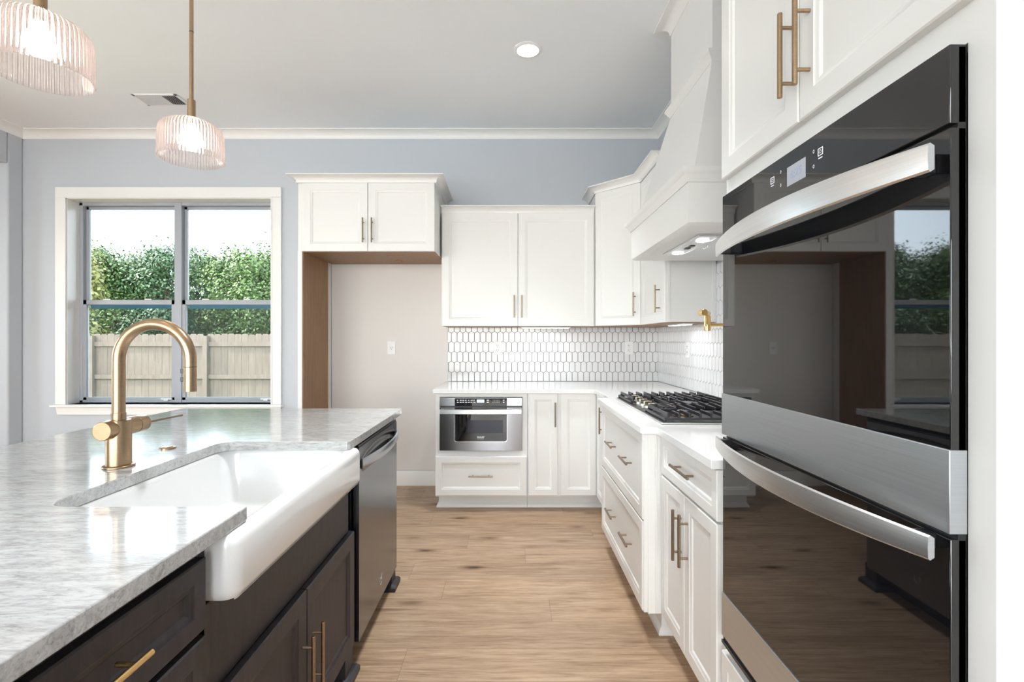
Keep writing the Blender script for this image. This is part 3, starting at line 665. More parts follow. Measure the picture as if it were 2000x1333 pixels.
build('viewing_window', MB().box(gx0+0.095, gx1-0.03, yF-0.0125, yF-0.0118, gz0+0.062, gz0+0.158), M['mwin'], dr)
text('brand_lettering', 'SHARP', ((gx0+gx1)/2, yF-0.0126, gz0+0.031), (PI/2, 0, 0), 0.0185, M['marks'], dr)
text('brand_lettering', 'MICROWAVE DRAWER', ((gx0+gx1)/2, yF-0.0126, gz0+0.0195), (PI/2, 0, 0), 0.0045, M['marks'], dr)
b = MB(); rings = []
for i in range(nx+1):
    u = i/nx; xx = x0+0.006+(w-0.012)*u; bow = 0.012*(1-(2*u-1)**2); y = yF-0.022-bow
    rings.append([(xx, y+0.010, dz1-0.044), (xx, y, dz1-0.047), (xx, y-0.004, dz1-0.044), (xx, y-0.004, dz1-0.014), (xx, y, dz1-0.011), (xx, y+0.010, dz1-0.014)])
hb = build('handle', b.loft(rings), M['steel_light'], dr)
build('handle_post', MB().box(x0+0.012, x0+0.03, yF-0.02, yF+0.002, dz1-0.040, dz1-0.018).box(x1-0.03, x1-0.012, yF-0.02, yF+0.002, dz1-0.040, dz1-0.018), M['steel'], dr)

# ------------------------------------------------------------------ base cabinets, right run
BX = 0.588     # bumped drawer cabinet face frame
bc = thing('cooktop_base_cabinet', 'white two-drawer base cabinet jutting forward beneath the gas cooktop', 'cabinet', (0.95, 2.56, 0))
build('cabinet_box', MB().box(BX, XR-0.01, 2.092, 3.03, 0.112, 0.884), M['white'], bc, 0.002)
build('side_stile', MB().box(BX-0.018, BX, 2.093, 2.100, 0.118, 0.884).box(BX+0.03, BX+0.036, 2.085, 2.092, 0.118, 0.884), M['white'], bc, 0.001)
for z, h in ((0.512, 0.372), (0.122, 0.382)):
    face(bc, 'drawer', (BX-0.004, 3.028, z), A_RIGHT, 0.928, h, [(0.355, 0.197 if z > 0.5 else 0.212, 0.16, False), (0.700, 0.197 if z > 0.5 else 0.212, 0.16, False)], st=0.05)
build('toe_kick', MB().box(0.66, 0.70, 2.161, 3.03, 0, 0.111).box(0.66, 0.76, 2.14, 2.16, 0, 0.111).sweep([(0.66, 3.03), (0.66, 2.14), (0.72, 2.14)], skp), M['white'], bc)
nc = thing('base_cabinet', 'white base cabinet with one drawer over two doors, beside the wall oven', 'cabinet', (0.95, 1.8, 0))
build('cabinet_box', MB().box(XF, XR-0.01, 1.497, 2.090, 0.112, 0.884), M['white'], nc, 0.002)
face(nc, 'drawer', (XF, 2.083, 0.715), A_RIGHT, 0.560, 0.160, (0.305, 0.088, 0.19, False), st=0.04)
face(nc, 'door', (XF, 2.083, 0.118), A_RIGHT, 0.277, 0.588, (0.247, 0.432, 0.19, True), st=0.05)
face(nc, 'door', (XF, 1.803, 0.118), A_RIGHT, 0.280, 0.588, (0.034, 0.436, 0.19, True), st=0.05)
build('toe_kick', MB().box(0.745, 0.775, 1.50, 2.135, 0, 0.112).sweep([(0.745, 2.135), (0.745, 1.50)], skp), M['white'], nc)

# white worktop
def arc(cx, cy, r, a0, a1, n=6): return [(cx+r*math.cos(a0+(a1-a0)*i/n), cy+r*math.sin(a0+(a1-a0)*i/n)) for i in range(n+1)]
poly = [(-0.567, D-0.004), (-0.567, 3.605)] + arc(0.555, 3.53, 0.075, PI/2, 0.25, 5)[0:0] + [(0.575, 3.605)] + arc(0.575, 3.565, 0.04, PI/2, 0, 4)[1:-1] + [(0.618, 3.55)]
poly = [(-0.567, D-0.004), (-0.567, 3.605), (0.585, 3.605), (0.612, 3.590), (0.626, 3.55), (0.626, 3.13), (0.615, 3.10), (0.552, 3.085), (0.547, 3.07), (0.547, 2.064), (0.553, 2.056),
        (0.600, 2.054), (0.609, 2.046), (0.612, 2.02), (0.612, 1.495), (XR-0.004, 1.495), (XR-0.004, D-0.004)]
o = build('worktop', MB().prism(poly, 0.885, 0.914), M['quartz'], None, 0.002)
tag(o, 'L-shaped white quartz worktop on the white base cabinets', 'countertop')

# ------------------------------------------------------------------ gas cooktop
ck = thing('gas_cooktop', 'black five-burner gas cooktop with iron grates and steel rim', 'cooktop', (0.915, 2.57, 0.914))
CX0, CX1, CY0, CY1 = 0.652, 1.185, 2.115, 3.03
build('cooktop_rim', MB().box(CX0, CX1, CY0, CY1, 0.914, 0.922), M['steel_light'], ck, 0.003)
build('burner_tray', MB().box(CX0+0.008, CX1-0.008, CY0+0.008, CY1-0.008, 0.922, 0.926), M['black'], ck, 0.001)
burn = [(0.80, 2.27, .036), (1.07, 2.27, .045), (0.93, 2.575, .06), (0.80, 2.88, .045), (1.07, 2.88, .036)]
for x, y, r in burn:
    q = build('burner', MB().lathe([(r*1.25, 0), (r*1.25, 0.006), (r, 0.009), (r, 0.018)], (x, y, 0.926), n=28), M['nickel'], ck); q['label'] = 'bronze-toned burner ring'
    build('burner_cap', MB().lathe([(r*0.92, 0), (r*0.95, 0.004), (r*0.9, 0.009), (0.002, 0.010)], (x, y, 0.944), n=28), M['iron'], q)
def bar(b, x0_, y0_, x1_, y1_, z=0.962, w=0.010, h=0.012):
    d = Vector((x1_-x0_, y1_-y0_)); L = d.length; a = math.atan2(d.y, d.x); keep = b.M
    b.at((x0_, y0_, z), a); b.box(0, L, -w/2, w/2, -h, 0); b.M = keep
def leg_(b, x, y, z=0.955, w=0.011): b.box(x-w/2, x+w/2, y-w/2, y+w/2, 0.926, z)
third = (CY1-CY0-0.03)/3
for g in range(3):
    ya = CY0+0.012+g*(third+0.003); yb = ya+third; xa = CX0+0.02 if g != 1 else CX0+0.135; xb = CX1-0.02
    b = MB()
    # low outer frame, eleven raised bars running along the cooktop, some only short fingers
    for (a0_, b0_, a1_, b1_) in ((xa, ya, xb, ya), (xa, yb, xb, yb), (xa, ya, xa, yb), (xb, ya, xb, yb)): bar(b, a0_, b0_, a1_, b1_, 0.942, 0.010, 0.011)
    nb_ = 11 if g != 1 else 9
    for i in range(nb_):
        xx = xa+0.012+i*(xb-xa-0.024)/(nb_-1); full = i in (0, nb_//2-2, nb_//2+2, nb_-1) if g != 1 else i in (0, 2, nb_-3, nb_-1); fl_ = third*(0.30 if i % 2 else 0.40)
        if full: bar(b, xx, ya, xx, yb, 0.962, 0.0085, 0.015)
        else: bar(b, xx, ya, xx, ya+fl_, 0.962, 0.0085, 0.015); bar(b, xx, yb-fl_, xx, yb, 0.962, 0.0085, 0.015)
        for yy in (ya, yb): b.box(xx-0.0043, xx+0.0043, yy-0.004, yy+0.004, 0.931, 0.962)
    ym = (ya+yb)/2
    for s0, s1 in ((xa+0.012, xa+0.10), (xb-0.10, xb-0.012)): bar(b, s0, ym, s1, ym, 0.960)
    for xx in (xa, xb):
        for yy in (ya, yb): leg_(b, xx, yy, 0.942)
    build('grate', b, M['iron'], ck, 0.0015)
for i in range(5):
    y = 2.455+i*0.085; x = 0.712
    k = build('knob', MB().lathe([(0.020, 0), (0.020, 0.006), (0.017, 0.008), (0.017, 0.012)], (x, y, 0.926), n=24), M['steel_light'], ck, 0.0008)
    build('knob_grip', MB().box(x-0.020, x+0.020, y-0.0065, y+0.0065, 0.937, 0.964), M['knob'], k, 0.002)

# pot filler
pf = thing('pot_filler', 'brass folding pot filler tap on the tiled wall above the cooktop', 'tap', (XR-0.01, 2.5, 1.355))
PY = 2.5
build('wall_flange', MB().lathe([(0.030, 0), (0.030, 0.008), (0.014, 0.010), (0.014, 0.03)][::1], (XR-0.007-0.03, PY, 1.355), 'x', 24), M['gold'], pf)
build('arm', MB().tube([(XR-0.03, PY, 1.355), (1.01, PY, 1.355)], 0.0085, 14), M['gold'], pf)
build('arm_joint', MB().lathe([(0.0165, -0.02), (0.0165, 0.055)], (1.005, PY, 1.345), n=20).lathe([(0.011, 0.055), (0.011, 0.075)], (1.005, PY, 1.345), n=16), M['gold'], pf, 0.0015)
build('arm', MB().tube([(1.005, PY, 1.41), (0.985, 2.44, 1.41), (0.955, 2.40, 1.413)], 0.011, 14), M['gold'], pf)
build('spout', MB().tube([(0.975, 2.44, 1.41), (0.975, 2.44, 1.355)], 0.011, 14), M['gold'], pf, 0.001)
v_ = build('valve', MB().lathe([(0.016, 0), (0.016, 0.05)], (0.945, 2.385, 1.413), 'y', 24), M['gold'], pf, 0.001)
build('lever', MB().tube([(0.95, 2.392, 1.40), (0.95, 2.392, 1.345)], 0.0055, 12), M['gold'], v_, 0.001)

# ------------------------------------------------------------------ tall oven cabinet and double oven
TX = 0.658
oc = thing('oven_tower_cabinet', 'tall white cabinet enclosing the double wall oven', 'cabinet', (0.98, 1.08, 0))
TY0, TY1 = 0.665, 1.492
b = MB(); b.box(TX, XR-0.01, TY0, TY0+0.041, 0.112, 3.0).box(TX, XR-0.01, TY1-0.027, TY1, 0.112, 3.0)
b.box(TX, XR-0.01, TY0+0.041, TY1-0.027, 0.112, 0.364).box(TX, XR-0.01, TY0+0.041, TY1-0.027, 1.707, 3.0).box(XR-0.03, XR-0.01, TY0+0.041, TY1-0.027, 0.364, 1.707)
build('cabinet_box', b, M['white'], oc)
build('toe_kick', MB().box(0.745, 0.775, TY0, TY1, 0, 0.112), M['white'], oc)
sp = 1.087
face(oc, 'door', (TX, TY1-0.008, 1.762), A_RIGHT, TY1-0.008-sp-0.002, 1.10, (TY1-0.008-1.104, 0.156, 0.19, True), st=0.055, hm=M['brass'])
face(oc, 'door', (TX, sp-0.002, 1.762), A_RIGHT, sp-0.002-TY0-0.02, 1.10, (sp-1.048, 0.156, 0.19, True), st=0.055, hm=M['brass'])
face(oc, 'drawer', (TX, TY1-0.008, 0.12), A_RIGHT, TY1-TY0-0.016, 0.225, (0.40, 0.11, 0.19, False), st=0.045)
ov = thing('double_wall_oven', 'black glass and stainless double wall oven in the tall white cabinet', 'oven', (0.65, 1.085, 0.37))
OX = 0.633; OY0, OY1 = 0.707, 1.464
build('oven_body', MB().box(OX+0.020, 1.2, OY0+0.012, OY1-0.012, 0.365, 1.700), M['black'], ov)
build('side_flange', MB().box(OX+0.012, TX-0.0005, OY0-0.0, OY1, 0.37, 1.703), M['black'], ov, 0.001)
cpn = build('control_panel', MB().box(OX, OX+0.024, OY0, OY1, 1.592, 1.706), M['blackglass'], ov, 0.0015)
build('display', MB().box(OX-0.0006, OX, 1.052, 1.122, 1.629, 1.672), M['screen_lit'], cpn)
text('clock_digits', '6:25', (OX-0.0009, 1.087, 1.650), (PI/2, 0, -PI/2), 0.026, M['digits'], cpn)
b = MB()
def icon(y, z, s):
    for (ya, yb, za, zb) in ((-1, 1, .8, 1), (-1, 1, -1, -.8), (-1, -.85, -1, 1), (.85, 1, -1, 1), (-.8, .8, -1.75, -1.5)): b.box(OX-0.0007, OX, y+ya*s*1.0, y+yb*s*1.0, z+za*s, z+zb*s)
    k = 12
    ring = lambda r, X: [(X, y+r*s*math.cos(2*PI*j/k), z+r*s*math.sin(2*PI*j/k)) for j in range(k)]
    b.loft([ring(.5, OX-0.0007), ring(.35, OX-0.0007)], True, False, False)
icon(1.002, 1.664, 0.0078); icon(1.185, 1.664, 0.0078)
for y, z in ((1.0235, 1.672), (1.0235, 1.641), (1.148, 1.672), (1.148, 1.641)):
    k = 10; b.loft([[(OX-0.0007, y+r*math.cos(2*PI*j/k), z+1.4*r*math.sin(2*PI*j/k)) for j in range(k)] for r in (0.0028, 0.0018)], True, False, False)
build('control_icons', b, M['marks'], cpn)
def bow_bar(name, parent, y0_, y1_, z0_, z1_, xe, bow, m, thick=0.010, tap=0.0, n=28, flat=False):
    rings = []
    for i in range(n+1):
        u = i/n; y = y0_+(y1_-y0_)*u; q = 1-(2*u-1)**2; xf = xe-bow*q; e = tap*q
        rings.append([(xf+thick, y, z0_-e+0.004), (xf+0.003, y, z0_-e), (xf, y, z0_-e+0.003), (xf-0.0008, y, (z0_+z1_)/2), (xf, y, z1_+e-0.003), (xf+0.003, y, z1_+e), (xf+thick, y, z1_+e-0.004)])
    return build(name, MB().loft(rings), m, parent, sharp=22)
def oven_door(z0_, zs, z1_, zh0, zh1, strip_top=None):
    d = build('oven_door', MB().box(OX+0.001, OX+0.024, OY0, OY1, z0_, z1_), M['blackglass'], ov, 0.0015)
    build('steel_strip', MB().box(OX-0.002, OX+0.024, OY0-0.0015, OY1+0.001, z0_, zs), M['steel_strip'], d, 0.001)
    h = bow_bar('handle', d, OY0-0.002, OY1-0.030, zh0, zh1, 0.600, 0.052, M['steel_light'], 0.009, 0.0055)
    for y in (OY0+0.034, OY1-0.045): build('handle_post', MB().box(0.600, OX+0.002, y-0.010, y+0.010, zh0+0.006, zh1-0.006), M['black'], h, 0.002)
    return d
oven_door(1.000, 1.121, 1.586, 1.521, 1.563)
oven_door(0.403, 0.530, 0.992, 0.963, 0.999)
build('lower_vent', MB().box(OX+0.002, OX+0.022, OY0+0.002, OY1, 0.372, 0.398).box(OX-0.004, OX+0.004, OY0+0.002, OY1, 0.380, 0.390), M['black'], ov, 0.002)

# ------------------------------------------------------------------ island
IX = -0.615    # face-frame plane (doors stand proud to -0.595)
def ibox(y0_, y1_, z0_, z1_, b=None): return (b or MB()).box(-1.42, IX, y0_, y1_, z0_, z1_)
sk = thing('sink_base_cabinet', 'dark-stained island base cabinet with two doors under the farmhouse sink', 'cabinet', (-1.0, 1.44, 0))
b = MB(); b.box(-1.42, IX, 0.972, 0.990, 0.10, 0.880).box(-1.42, IX, 1.868, 1.886, 0.10, 0.880).box(-1.42, -1.40, 0.972, 1.886, 0.10, 0.880).box(-1.42, IX, 0.972, 1.886, 0.10, 0.13)
b.box(IX-0.02, IX, 0.972, 1.886, 0.55, 0.744).box(IX-0.02, IX, 0.972, 1.886, 0.10, 0.20)
build('cabinet_box', b, M['dark'], sk, 0.001)
face(sk, 'door', (IX, 0.996, 0.118), A_ISL, 0.443, 0.430, (0.412, 0.332-0.115, 0.19, True), m=M['dark'], st=0.058, hm=M['brass'])
face(sk, 'door', (IX, 1.444, 0.118), A_ISL, 0.438, 0.430, (0.036, 0.332-0.115, 0.19, True), m=M['dark'], st=0.058, hm=M['brass'])
foot = lambda b, y0_, y1_: b.box(-0.68, IX+0.012, y0_, y1_, 0.0, 0.11).sweep([(-0.68, y0_), (IX+0.012, y0_), (IX+0.012, y1_), (-0.68, y1_)], [(0, 0), (0.022, 0), (0.022, 0.018), (0.012, 0.03), (0, 0.034)])
build('base_skirt', MB().box(-0.70, -0.68, 0.972, 1.886, 0, 0.10), M['dark'], sk)
build('foot', foot(MB(), 1.80, 1.886), M['dark'], sk, 0.001)
dk = thing('island_drawer_cabinet', 'dark-stained island drawer cabinet with a brass pull, in front of the farmhouse sink', 'cabinet', (-1.0, 0.7, 0))
build('cabinet_box', MB().box(-1.42, IX, 0.45, 0.970, 0.10, 0.880), M['dark'], dk, 0.001)
face(dk, 'drawer', (IX, 0.468, 0.714), A_ISL, 0.496, 0.140, (0.215, 0.075, 0.18, False), m=M['dark'], st=0.040, hm=M['gold'])
face(dk, 'drawer', (IX, 0.468, 0.416), A_ISL, 0.496, 0.285, (0.215, 0.145, 0.18, False), m=M['dark'], st=0.045, hm=M['gold'])
face(dk, 'drawer', (IX, 0.468, 0.118), A_ISL, 0.496, 0.285, (0.215, 0.145, 0.18, False), m=M['dark'], st=0.045, hm=M['gold'])
build('base_skirt', MB().box(-0.70, -0.68, 0.45, 0.970, 0, 0.10), M['dark'], dk)
ek = thing('island_cabinet', 'dark-stained island cabinet at the near end of the island', 'cabinet', (-1.0, 0.0, 0))
build('cabinet_box', MB().box(-1.42, IX, -0.45, 0.448, 0.0, 0.880), M['dark'], ek, 0.001)
face(ek, 'door', (IX, -0.44, 0.118), A_ISL, 0.43, 0.73, (0.39, 0.55, 0.19, True), m=M['dark'], hm=M['brass'])
face(ek, 'door', (IX, 0.0, 0.118), A_ISL, 0.43, 0.73, (0.04, 0.55, 0.19, True), m=M['dark'], hm=M['brass'])
ep = thing('island_end_panel', 'dark-stained end panel of the island with a small foot beyond the dishwasher', 'panel', (-1.0, 2.58, 0))
build('end_board', MB().box(-1.45, IX, 2.562, 2.59, 0, 0.880), M['dark'], ep, 0.001)
o = build('island_back_panel', MB().box(-1.45, -1.425, -0.45, 2.560, 0, 0.880), M['dark'], None, 0.001); tag(o, 'dark-stained back panel of the island on its window side', 'panel')
build('foot', foot(MB(), 2.508, 2.588), M['dark'], ep, 0.001)
# island stone top with sink notch
IE = -0.576; IB = -1.745; r = 0.055; sy0, sy1, sx = 1.078, 1.766, -1.030
poly = [(IE, -0.50), (IE, sy0)] + [(sx+r, sy0)] + arc(sx+r, sy0+r, r, -PI/2, -PI, 6)[1:] + arc(sx+r, sy1-r, r, PI, PI/2, 6) + [(IE-0.010, sy1), (IE, sy1+0.010), (IE, 2.62), (IB, 2.62), (IB, -0.50)]
o = build('island_worktop', MB().prism(poly, 0.882, 0.914), M['stone'], None, 0.0025)
tag(o, 'grey streaked stone worktop with a sink cut-out on the dark island', 'countertop')
# farmhouse sink
def rr3(x0_, x1_, y0_, y1_, r_, z, n=6):
    pts = []
    for cx, cy, a0 in ((x1_-r_, y1_-r_, 0), (x0_+r_, y1_-r_, PI/2), (x0_+r_, y0_+r_, PI), (x1_-r_, y0_+r_, 1.5*PI)):
        for k in range(n+1): a = a0+PI/2*k/n; pts.append((cx+r_*math.cos(a), cy+r_*math.sin(a), z))
    return pts
AX = -0.553; ay0, ay1 = 0.992, 1.838
rings = [rr3(-1.055, -0.64, 1.03, 1.80, 0.03, 0.660), rr3(-1.06, -0.637, 1.02, 1.81, 0.03, 0.7455),
         rr3(-1.062, AX-0.018, ay0+0.012, ay1-0.012, 0.02, 0.7455), rr3(-1.064, AX-0.006, ay0+0.004, ay1-0.004, 0.028, 0.751), rr3(-1.065, AX, ay0, ay1, 0.032, 0.766),
         rr3(-1.065, AX, ay0, ay1, 0.032, 0.858), rr3(-1.065, AX-0.003, ay0+0.002, ay1-0.002, 0.03, 0.870), rr3(-1.064, AX-0.010, ay0+0.005, ay1-0.005, 0.03, 0.8785), rr3(-1.062, AX-0.020, ay0+0.010, ay1-0.010, 0.03, 0.8815),
         rr3(-1.035, AX-0.034, 1.040, 1.792, 0.05, 0.8815), rr3(-1.030, AX-0.045, 1.046, 1.788, 0.05, 0.876), rr3(-1.026, AX-0.052, 1.050, 1.784, 0.05, 0.862), rr3(-1.018, AX-0.060, 1.06, 1.776, 0.05, 0.70),
         rr3(-1.005, AX-0.072, 1.075, 1.762, 0.05, 0.682), rr3(-0.97, AX-0.10, 1.11, 1.73, 0.04, 0.676)]
fs = thing('farmhouse_sink', 'white apron-front farmhouse sink set into the dark island', 'sink', (-0.8, 1.42, 0.66))
build('basin', MB().loft(rings), M['porcelain'], fs, sharp=60)
build('drain', MB().lathe([(0.04, 0), (0.04, 0.003), (0.02, 0.001)], (-0.80, 1.42, 0.676), n=24), M['chrome'], fs)
# faucet
fx, fy = -1.128, 1.417
fa = thing('kitchen_faucet', 'brushed bronze gooseneck pull-down faucet on the island worktop', 'faucet', (fx, fy, 0.914))
build('base_plate', MB().lathe([(0.0395, 0), (0.0395, 0.005), (0.036, 0.007)], (fx, fy, 0.9142), n=36), M['brass'], fa, 0.001)
build('body', MB().lathe([(0.031, 0), (0.031, 0.125), (0.0295, 0.130)], (fx, fy, 0.919), n=36), M['brass'], fa)
o = build('valve_body', MB().lathe([(0.0262, 0), (0.0262, 0.118)], (fx-0.004, fy-0.055, 1.025), 'y', 32), M['brass'], fa, 0.0015)
o = build('handle_cap', MB().lathe([(0.0258, 0), (0.0258, 0.034), (0.024, 0.037)], (fx-0.004, fy+0.065, 1.025), 'y', 32), M['brass'], fa, 0.001)
build('lever', MB().tube([(fx+0.004, fy+0.100, 1.025), (fx+0.016, fy+0.25, 1.024)], [0.0042, 0.0034], 10), M['nickel'], o)
R_ = 0.1030; zc = 1.222
path = [(fx, fy, 1.062), (fx, fy, 1.15), (fx, fy, zc)] + [(fx+R_-R_*math.cos(a), fy, zc+R_*math.sin(a)) for a in [PI*i/22 for i in range(1, 22)]] + [(fx+2*R_, fy, zc), (fx+2*R_, fy, zc-0.020)]
build('gooseneck', MB().tube(path, 0.0165, 24), M['brass'], fa)
build('neck_collar', MB().lathe([(0.0178, 0), (0.0178, 0.030)], (fx, fy, 1.04), n=28), M['brass'], fa, 0.001)
sx_ = fx+2*R_
o = build('spray_head', MB().lathe([(0.0166, 0.0), (0.0166, 0.0705), (0.0155, 0.072)], (sx_, fy, zc-0.0915), n=28), M['brass'], fa, 0.0006)
build('spray_ring', MB().lathe([(0.0169, 0), (0.0169, 0.0012)], (sx_, fy, zc-0.0205), n=28), M['slot'], o)
for z in (1.190, 1.166): build('spray_button', MB().box(sx_-0.0245, sx_-0.012, fy-0.007, fy+0.007, z-0.0065, z+0.0065), M['black'], o, 0.001)
o = build('air_switch_button', MB().lathe([(0.024, 0), (0.024, 0.004), (0.022, 0.0055), (0.015, 0.006), (0.015, 0.0075), (0.001, 0.008)], (-1.150, 1.652, 0.9142), n=32), M['brass'])
tag(o, 'small round bronze disposal button on the island worktop', 'button')

# dishwasher
dw = thing('dishwasher', 'dark stainless dishwasher with bowed bar handle at the island end', 'dishwasher', (-0.9, 2.24, 0.0))
DX = -0.590; dy0, dy1 = 1.922, 2.558
build('dishwasher_body', MB().box(-1.20, DX-0.035, dy0-0.028, dy1-0.004, 0.10, 0.862), M['black'], dw)
b = MB(); ny, nz = 40, 48; z0_, z1_ = 0.098, 0.856; grid = []
for i in range(ny+1):
    for j in range(nz+1):
        u = i/ny; zz = z0_+(z1_-z0_)*(j/nz if j < nz*0.5 else j/nz); y = dy0+(dy1-dy0)*u
        arch = 0.781+0.052*math.sqrt(max(0, 1-((u-0.53)/0.47)**2)); dpt = 0
        if 0.765 < zz < arch: dpt = 0.020*min(1, (arch-zz)/0.03)*min(1, (zz-0.765)/0.01)
        grid.append((DX-dpt, y, zz))
fs_ = [(i*(nz+1)+j, (i+1)*(nz+1)+j, (i+1)*(nz+1)+j+1, i*(nz+1)+j+1) for i in range(ny) for j in range(nz)]
b.add(grid, fs_)
b.box(DX-0.034, DX-0.022, dy0, dy1, z0_, z1_)
for a_, c_ in (((dy0, dy0), None), ((dy1, dy1), None)):
    y = a_[0]; b.add([(DX, y, z0_), (DX-0.03, y, z0_), (DX-0.03, y, z1_), (DX, y, z1_)], [(0, 1, 2, 3)])
b.add([(DX, dy0, z1_), (DX, dy1, z1_), (DX-0.03, dy1, z1_), (DX-0.03, dy0, z1_)], [(0, 1, 2, 3)]); b.add([(DX, dy0, z0_), (DX, dy1, z0_), (DX-0.03, dy1, z0_), (DX-0.03, dy0, z0_)], [(0, 1, 2, 3)])
dd = build('dishwasher_door', b, M['steel_dark'], dw, sharp=60)
build('control_strip', MB().box(DX-0.032, DX-0.003, dy0+0.002, dy1-0.002, 0.8565, 0.866), M['black'], dd, 0.001)
rings = []
for i in range(25):
    u = i/24; y = dy0+0.014+(dy1-dy0-0.022)*u; q = (1-(2*u-1)**2); xf = DX+0.011+0.026*q
    rings.append([(xf-0.010, y, 0.771), (xf-0.002, y, 0.768), (xf, y, 0.772), (xf+0.001, y, 0.79), (xf, y, 0.808), (xf-0.002, y, 0.811), (xf-0.010, y, 0.808)])
h = build('handle', MB().loft(rings), M['steel'], dd, sharp=50)
for y in (dy0+0.02, dy1-0.016): build('handle_post', MB().box(DX-0.004, DX+0.006, y-0.008, y+0.010, 0.775, 0.805), M['black'], h)
b = MB(); pts = []
for i in range(26):
    a = 0.6+i*0.24; rr_ = 0.010+0.0006*i; pts.append((DX+0.0012, 2.236+rr_*math.cos(a)*0.9, 0.186+rr_*math.sin(a)*1.0))
b.tube(pts, 0.0013, 6); b.tube([(DX+0.0012, 2.246, 0.186), (DX+0.0012, 2.262, 0.207)], 0.0014, 6); build('maker_emblem', b, M['chrome'], dd)
build('kick_plate', MB().box(-0.70, -0.68, dy0, dy1-0.05, 0.0, 0.098), M['black'], dw)

# ------------------------------------------------------------------ pendants
PX = -1.160; NSEG = 60*6
pd = thing('pendant_light', '', 'pendant lamp', (PX, 1.79, 1.934), 'fluted glass pendants above the island')
def pend(py):
    build('rod', MB().tube([(PX, py, 2.15), (PX, py, CEIL-0.02)], 0.0068, 12), M['brass'], pd)
    build('rod_joint', MB().lathe([(0.0074, 0), (0.0074, 0.003)], (PX, py, 2.40), n=16), M['slot'], pd)
    build('canopy', MB().lathe([(0.055, 0), (0.06, 0.004), (0.06, 0.019)], (PX, py, CEIL-0.0195), n=32), M['brass'], pd)
    build('socket_sleeve', MB().lathe([(0.0135, 0), (0.0135, 0.066), (0.0115, 0.068), (0.007, 0.069)], (PX, py, 2.086), n=24).lathe([(0.028, -0.004), (0.028, 0.001), (0.018, 0.006), (0.013, 0.007)], (PX, py, 2.084), n=28), M['brass'], pd)
    prof_o = [(0.024, 0.148), (0.045, 0.144), (0.070, 0.134), (0.088, 0.123), (0.098, 0.112), (0.1025, 0.098), (0.104, 0.06), (0.105, 0.0)]
    prof_i = [(r_-0.0035, z_-0.0008 if i else z_-0.004) for i, (r_, z_) in enumerate(prof_o)][::-1]
    prof_i[0] = (prof_o[-1][0]-0.0035, 0.0)
    rings = []
    for (r_, z_) in prof_o+prof_i:
        rings.append([((r_+0.0016*math.cos(60*2*PI*j/NSEG)*min(1, r_/0.06))*math.cos(2*PI*j/NSEG)+PX, (r_+0.0016*math.cos(60*2*PI*j/NSEG)*min(1, r_/0.06))*math.sin(2*PI*j/NSEG)+py, 1.934+z_) for j in range(NSEG)])
    rings.append(rings[0])
    build('glass_shade', MB().loft(rings, True, False, False), M['shade'], pd, sharp=80)
    bl = build('bulb', MB().lathe([(0.002, -0.085), (0.016, -0.078), (0.026, -0.062), (0.028, -0.048), (0.022, -0.028), (0.014, -0.012), (0.013, 0.0)], (PX, py, 2.066), n=24), M['bulb'], pd)
    build('lamp_holder', MB().lathe([(0.015, 0.0), (0.015, 0.022)], (PX, py, 2.063), n=20), M['brass'], pd)
pend(1.79)
pd['label'] = 'fluted glass pendant lamp in front of the window, the farther one over the island'
p2 = copy_tree(pd); p2.location = (PX, 1.214, 1.934); p2['label'] = 'larger-looking fluted glass pendant lamp in the top left corner, nearest of the visible pair'
p3 = copy_tree(pd); p3.location = (PX, 0.638, 1.934); p3['label'] = 'third fluted glass pendant lamp over the near end of the island, outside the picture'
for y in (1.79, 1.214, 0.638): light('pendant_glow', 'POINT', (PX, y, 2.005), (0, 0, 0), 1.6, (1, 0.88, 0.72), shadow_soft_size=0.03)

# ------------------------------------------------------------------ ceiling fittings
cans = [(0.113, 3.10), (-0.10, 1.75), (-0.35, 0.35), (0.113, -1.1), (-1.16, -1.1), (-2.6, 0.35), (-2.6, -1.1), (-3.6, 1.2), (-2.6, -2.4), (0.113, -2.4), (-5.2, 2.4)]  # only the first belongs to the view; the rest are added fill lights
for i, (x, y) in enumerate(cans):
    lab = 'round recessed ceiling light, the lit one in front of the hood crown' if i == 0 else 'unseen recessed ceiling light added to brighten the room'
    t = thing('recessed_light', lab, 'ceiling light', (x, y, CEIL))
    if i: t['group'] = 'added recessed fill lights out of view'
    rings = MB().lathe([(0.090, 0), (0.090, -0.003), (0.080, -0.008), (0.068, -0.008), (0.068, 0)], (x, y, CEIL), n=36, cap=False)
    build('trim_ring', rings, M['plastic'], t)
    build('lens', MB().lathe([(0.068, 0), (0.068, -0.006), (0.001, -0.007)], (x, y, CEIL), n=36), M['can'], t)
    light('downlight', 'SPOT', (x, y, CEIL-0.02), (0, 0, 0), {0: 100, 1: 105, 2: 58}.get(i, 12), (0.92, 0.96, 1.0), spot_size=math.radians({0: 68, 1: 72, 2: 62}.get(i, 112)), spot_blend=0.65, shadow_soft_size=0.068)
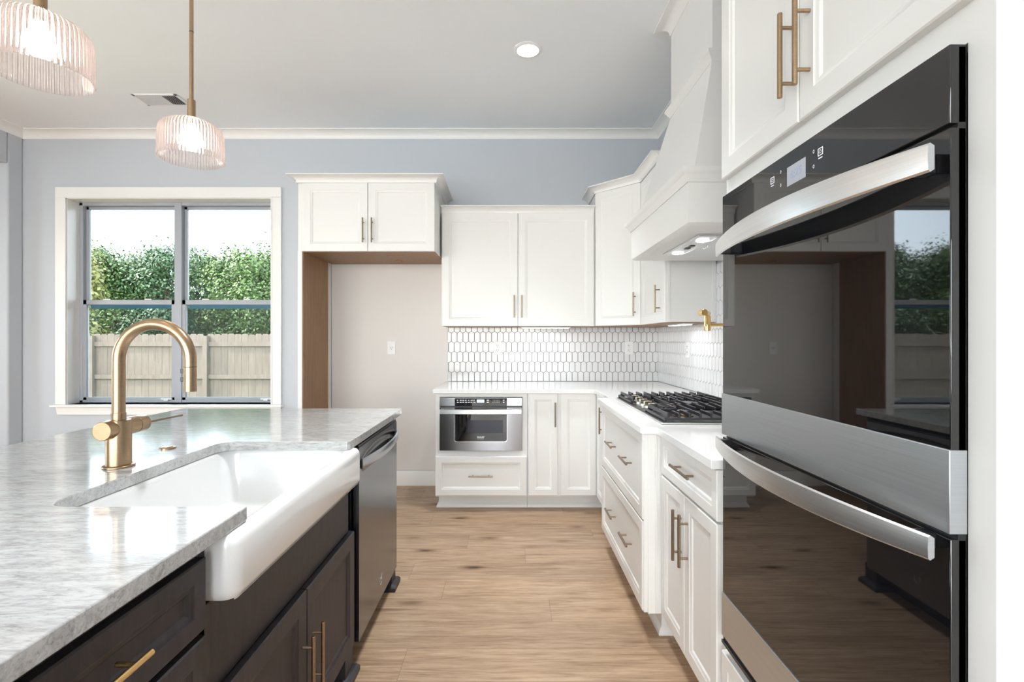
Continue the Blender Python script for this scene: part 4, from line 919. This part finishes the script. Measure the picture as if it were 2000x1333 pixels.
for k, (x, y) in enumerate(((0.05, -2.75), (-2.7, -2.6))):  # unseen lamps added to brighten the base cabinets and ceiling
    fl = thing('added_fill_lamp', 'added globe fill lamp behind the camera, ' + ('in line with the aisle' if k == 0 else 'by the big windows'), 'floor lamp', (x, y, 0))
    build('base', MB().lathe([(0.15, 0), (0.15, 0.012), (0.02, 0.025)], (x, y, 0.0005), n=32), M['brass'], fl)
    build('pole', MB().tube([(x, y, 0.02), (x, y, 0.76 if k == 0 else 0.97)], 0.012, 12), M['brass'], fl)
    build('lamp_shade', MB().lathe([((0.12, 0.17)[k]*math.sin(PI*q/14)+0.001, -(0.12, 0.17)[k]*math.cos(PI*q/14)) for q in range(15)], (x, y, 0.87 if k == 0 else 1.13), n=32), M['globe'], fl)
vt = thing('ceiling_vent', 'white louvred air vent in the ceiling near the far pendant', 'vent', (-2.65, 3.745, CEIL))
vx0, vx1, vy0, vy1 = -2.82, -2.485, 3.655, 3.835
build('vent_frame', MB().box(vx0, vx1, vy0, vy0+0.02, CEIL-0.006, CEIL).box(vx0, vx1, vy1-0.02, vy1, CEIL-0.006, CEIL).box(vx0, vx0+0.02, vy0, vy1, CEIL-0.006, CEIL).box(vx1-0.02, vx1, vy0, vy1, CEIL-0.006, CEIL), M['plastic'], vt, 0.001)
build('vent_backing', MB().box(vx0+0.02, vx1-0.02, vy0+0.02, vy1-0.02, CEIL-0.002, CEIL-0.0005), M['slot'], vt)
for i in range(18):
    x = vx0+0.027+i*0.0165
    sg = -1 if i < 12 else 0.55
    build('louvre', MB().add([(x, vy0+0.02, CEIL-0.0015), (x, vy1-0.02, CEIL-0.0015), (x+sg*0.011, vy1-0.02, CEIL-0.010), (x+sg*0.011, vy0+0.02, CEIL-0.010), (x+0.001, vy0+0.02, CEIL-0.0015), (x+0.001, vy1-0.02, CEIL-0.0015), (x+sg*0.011+0.001, vy1-0.02, CEIL-0.010), (x+sg*0.011+0.001, vy0+0.02, CEIL-0.010)], [(0, 1, 2, 3), (7, 6, 5, 4), (0, 4, 5, 1), (1, 5, 6, 2), (2, 6, 7, 3), (3, 7, 4, 0)]), M['plastic'], vt)
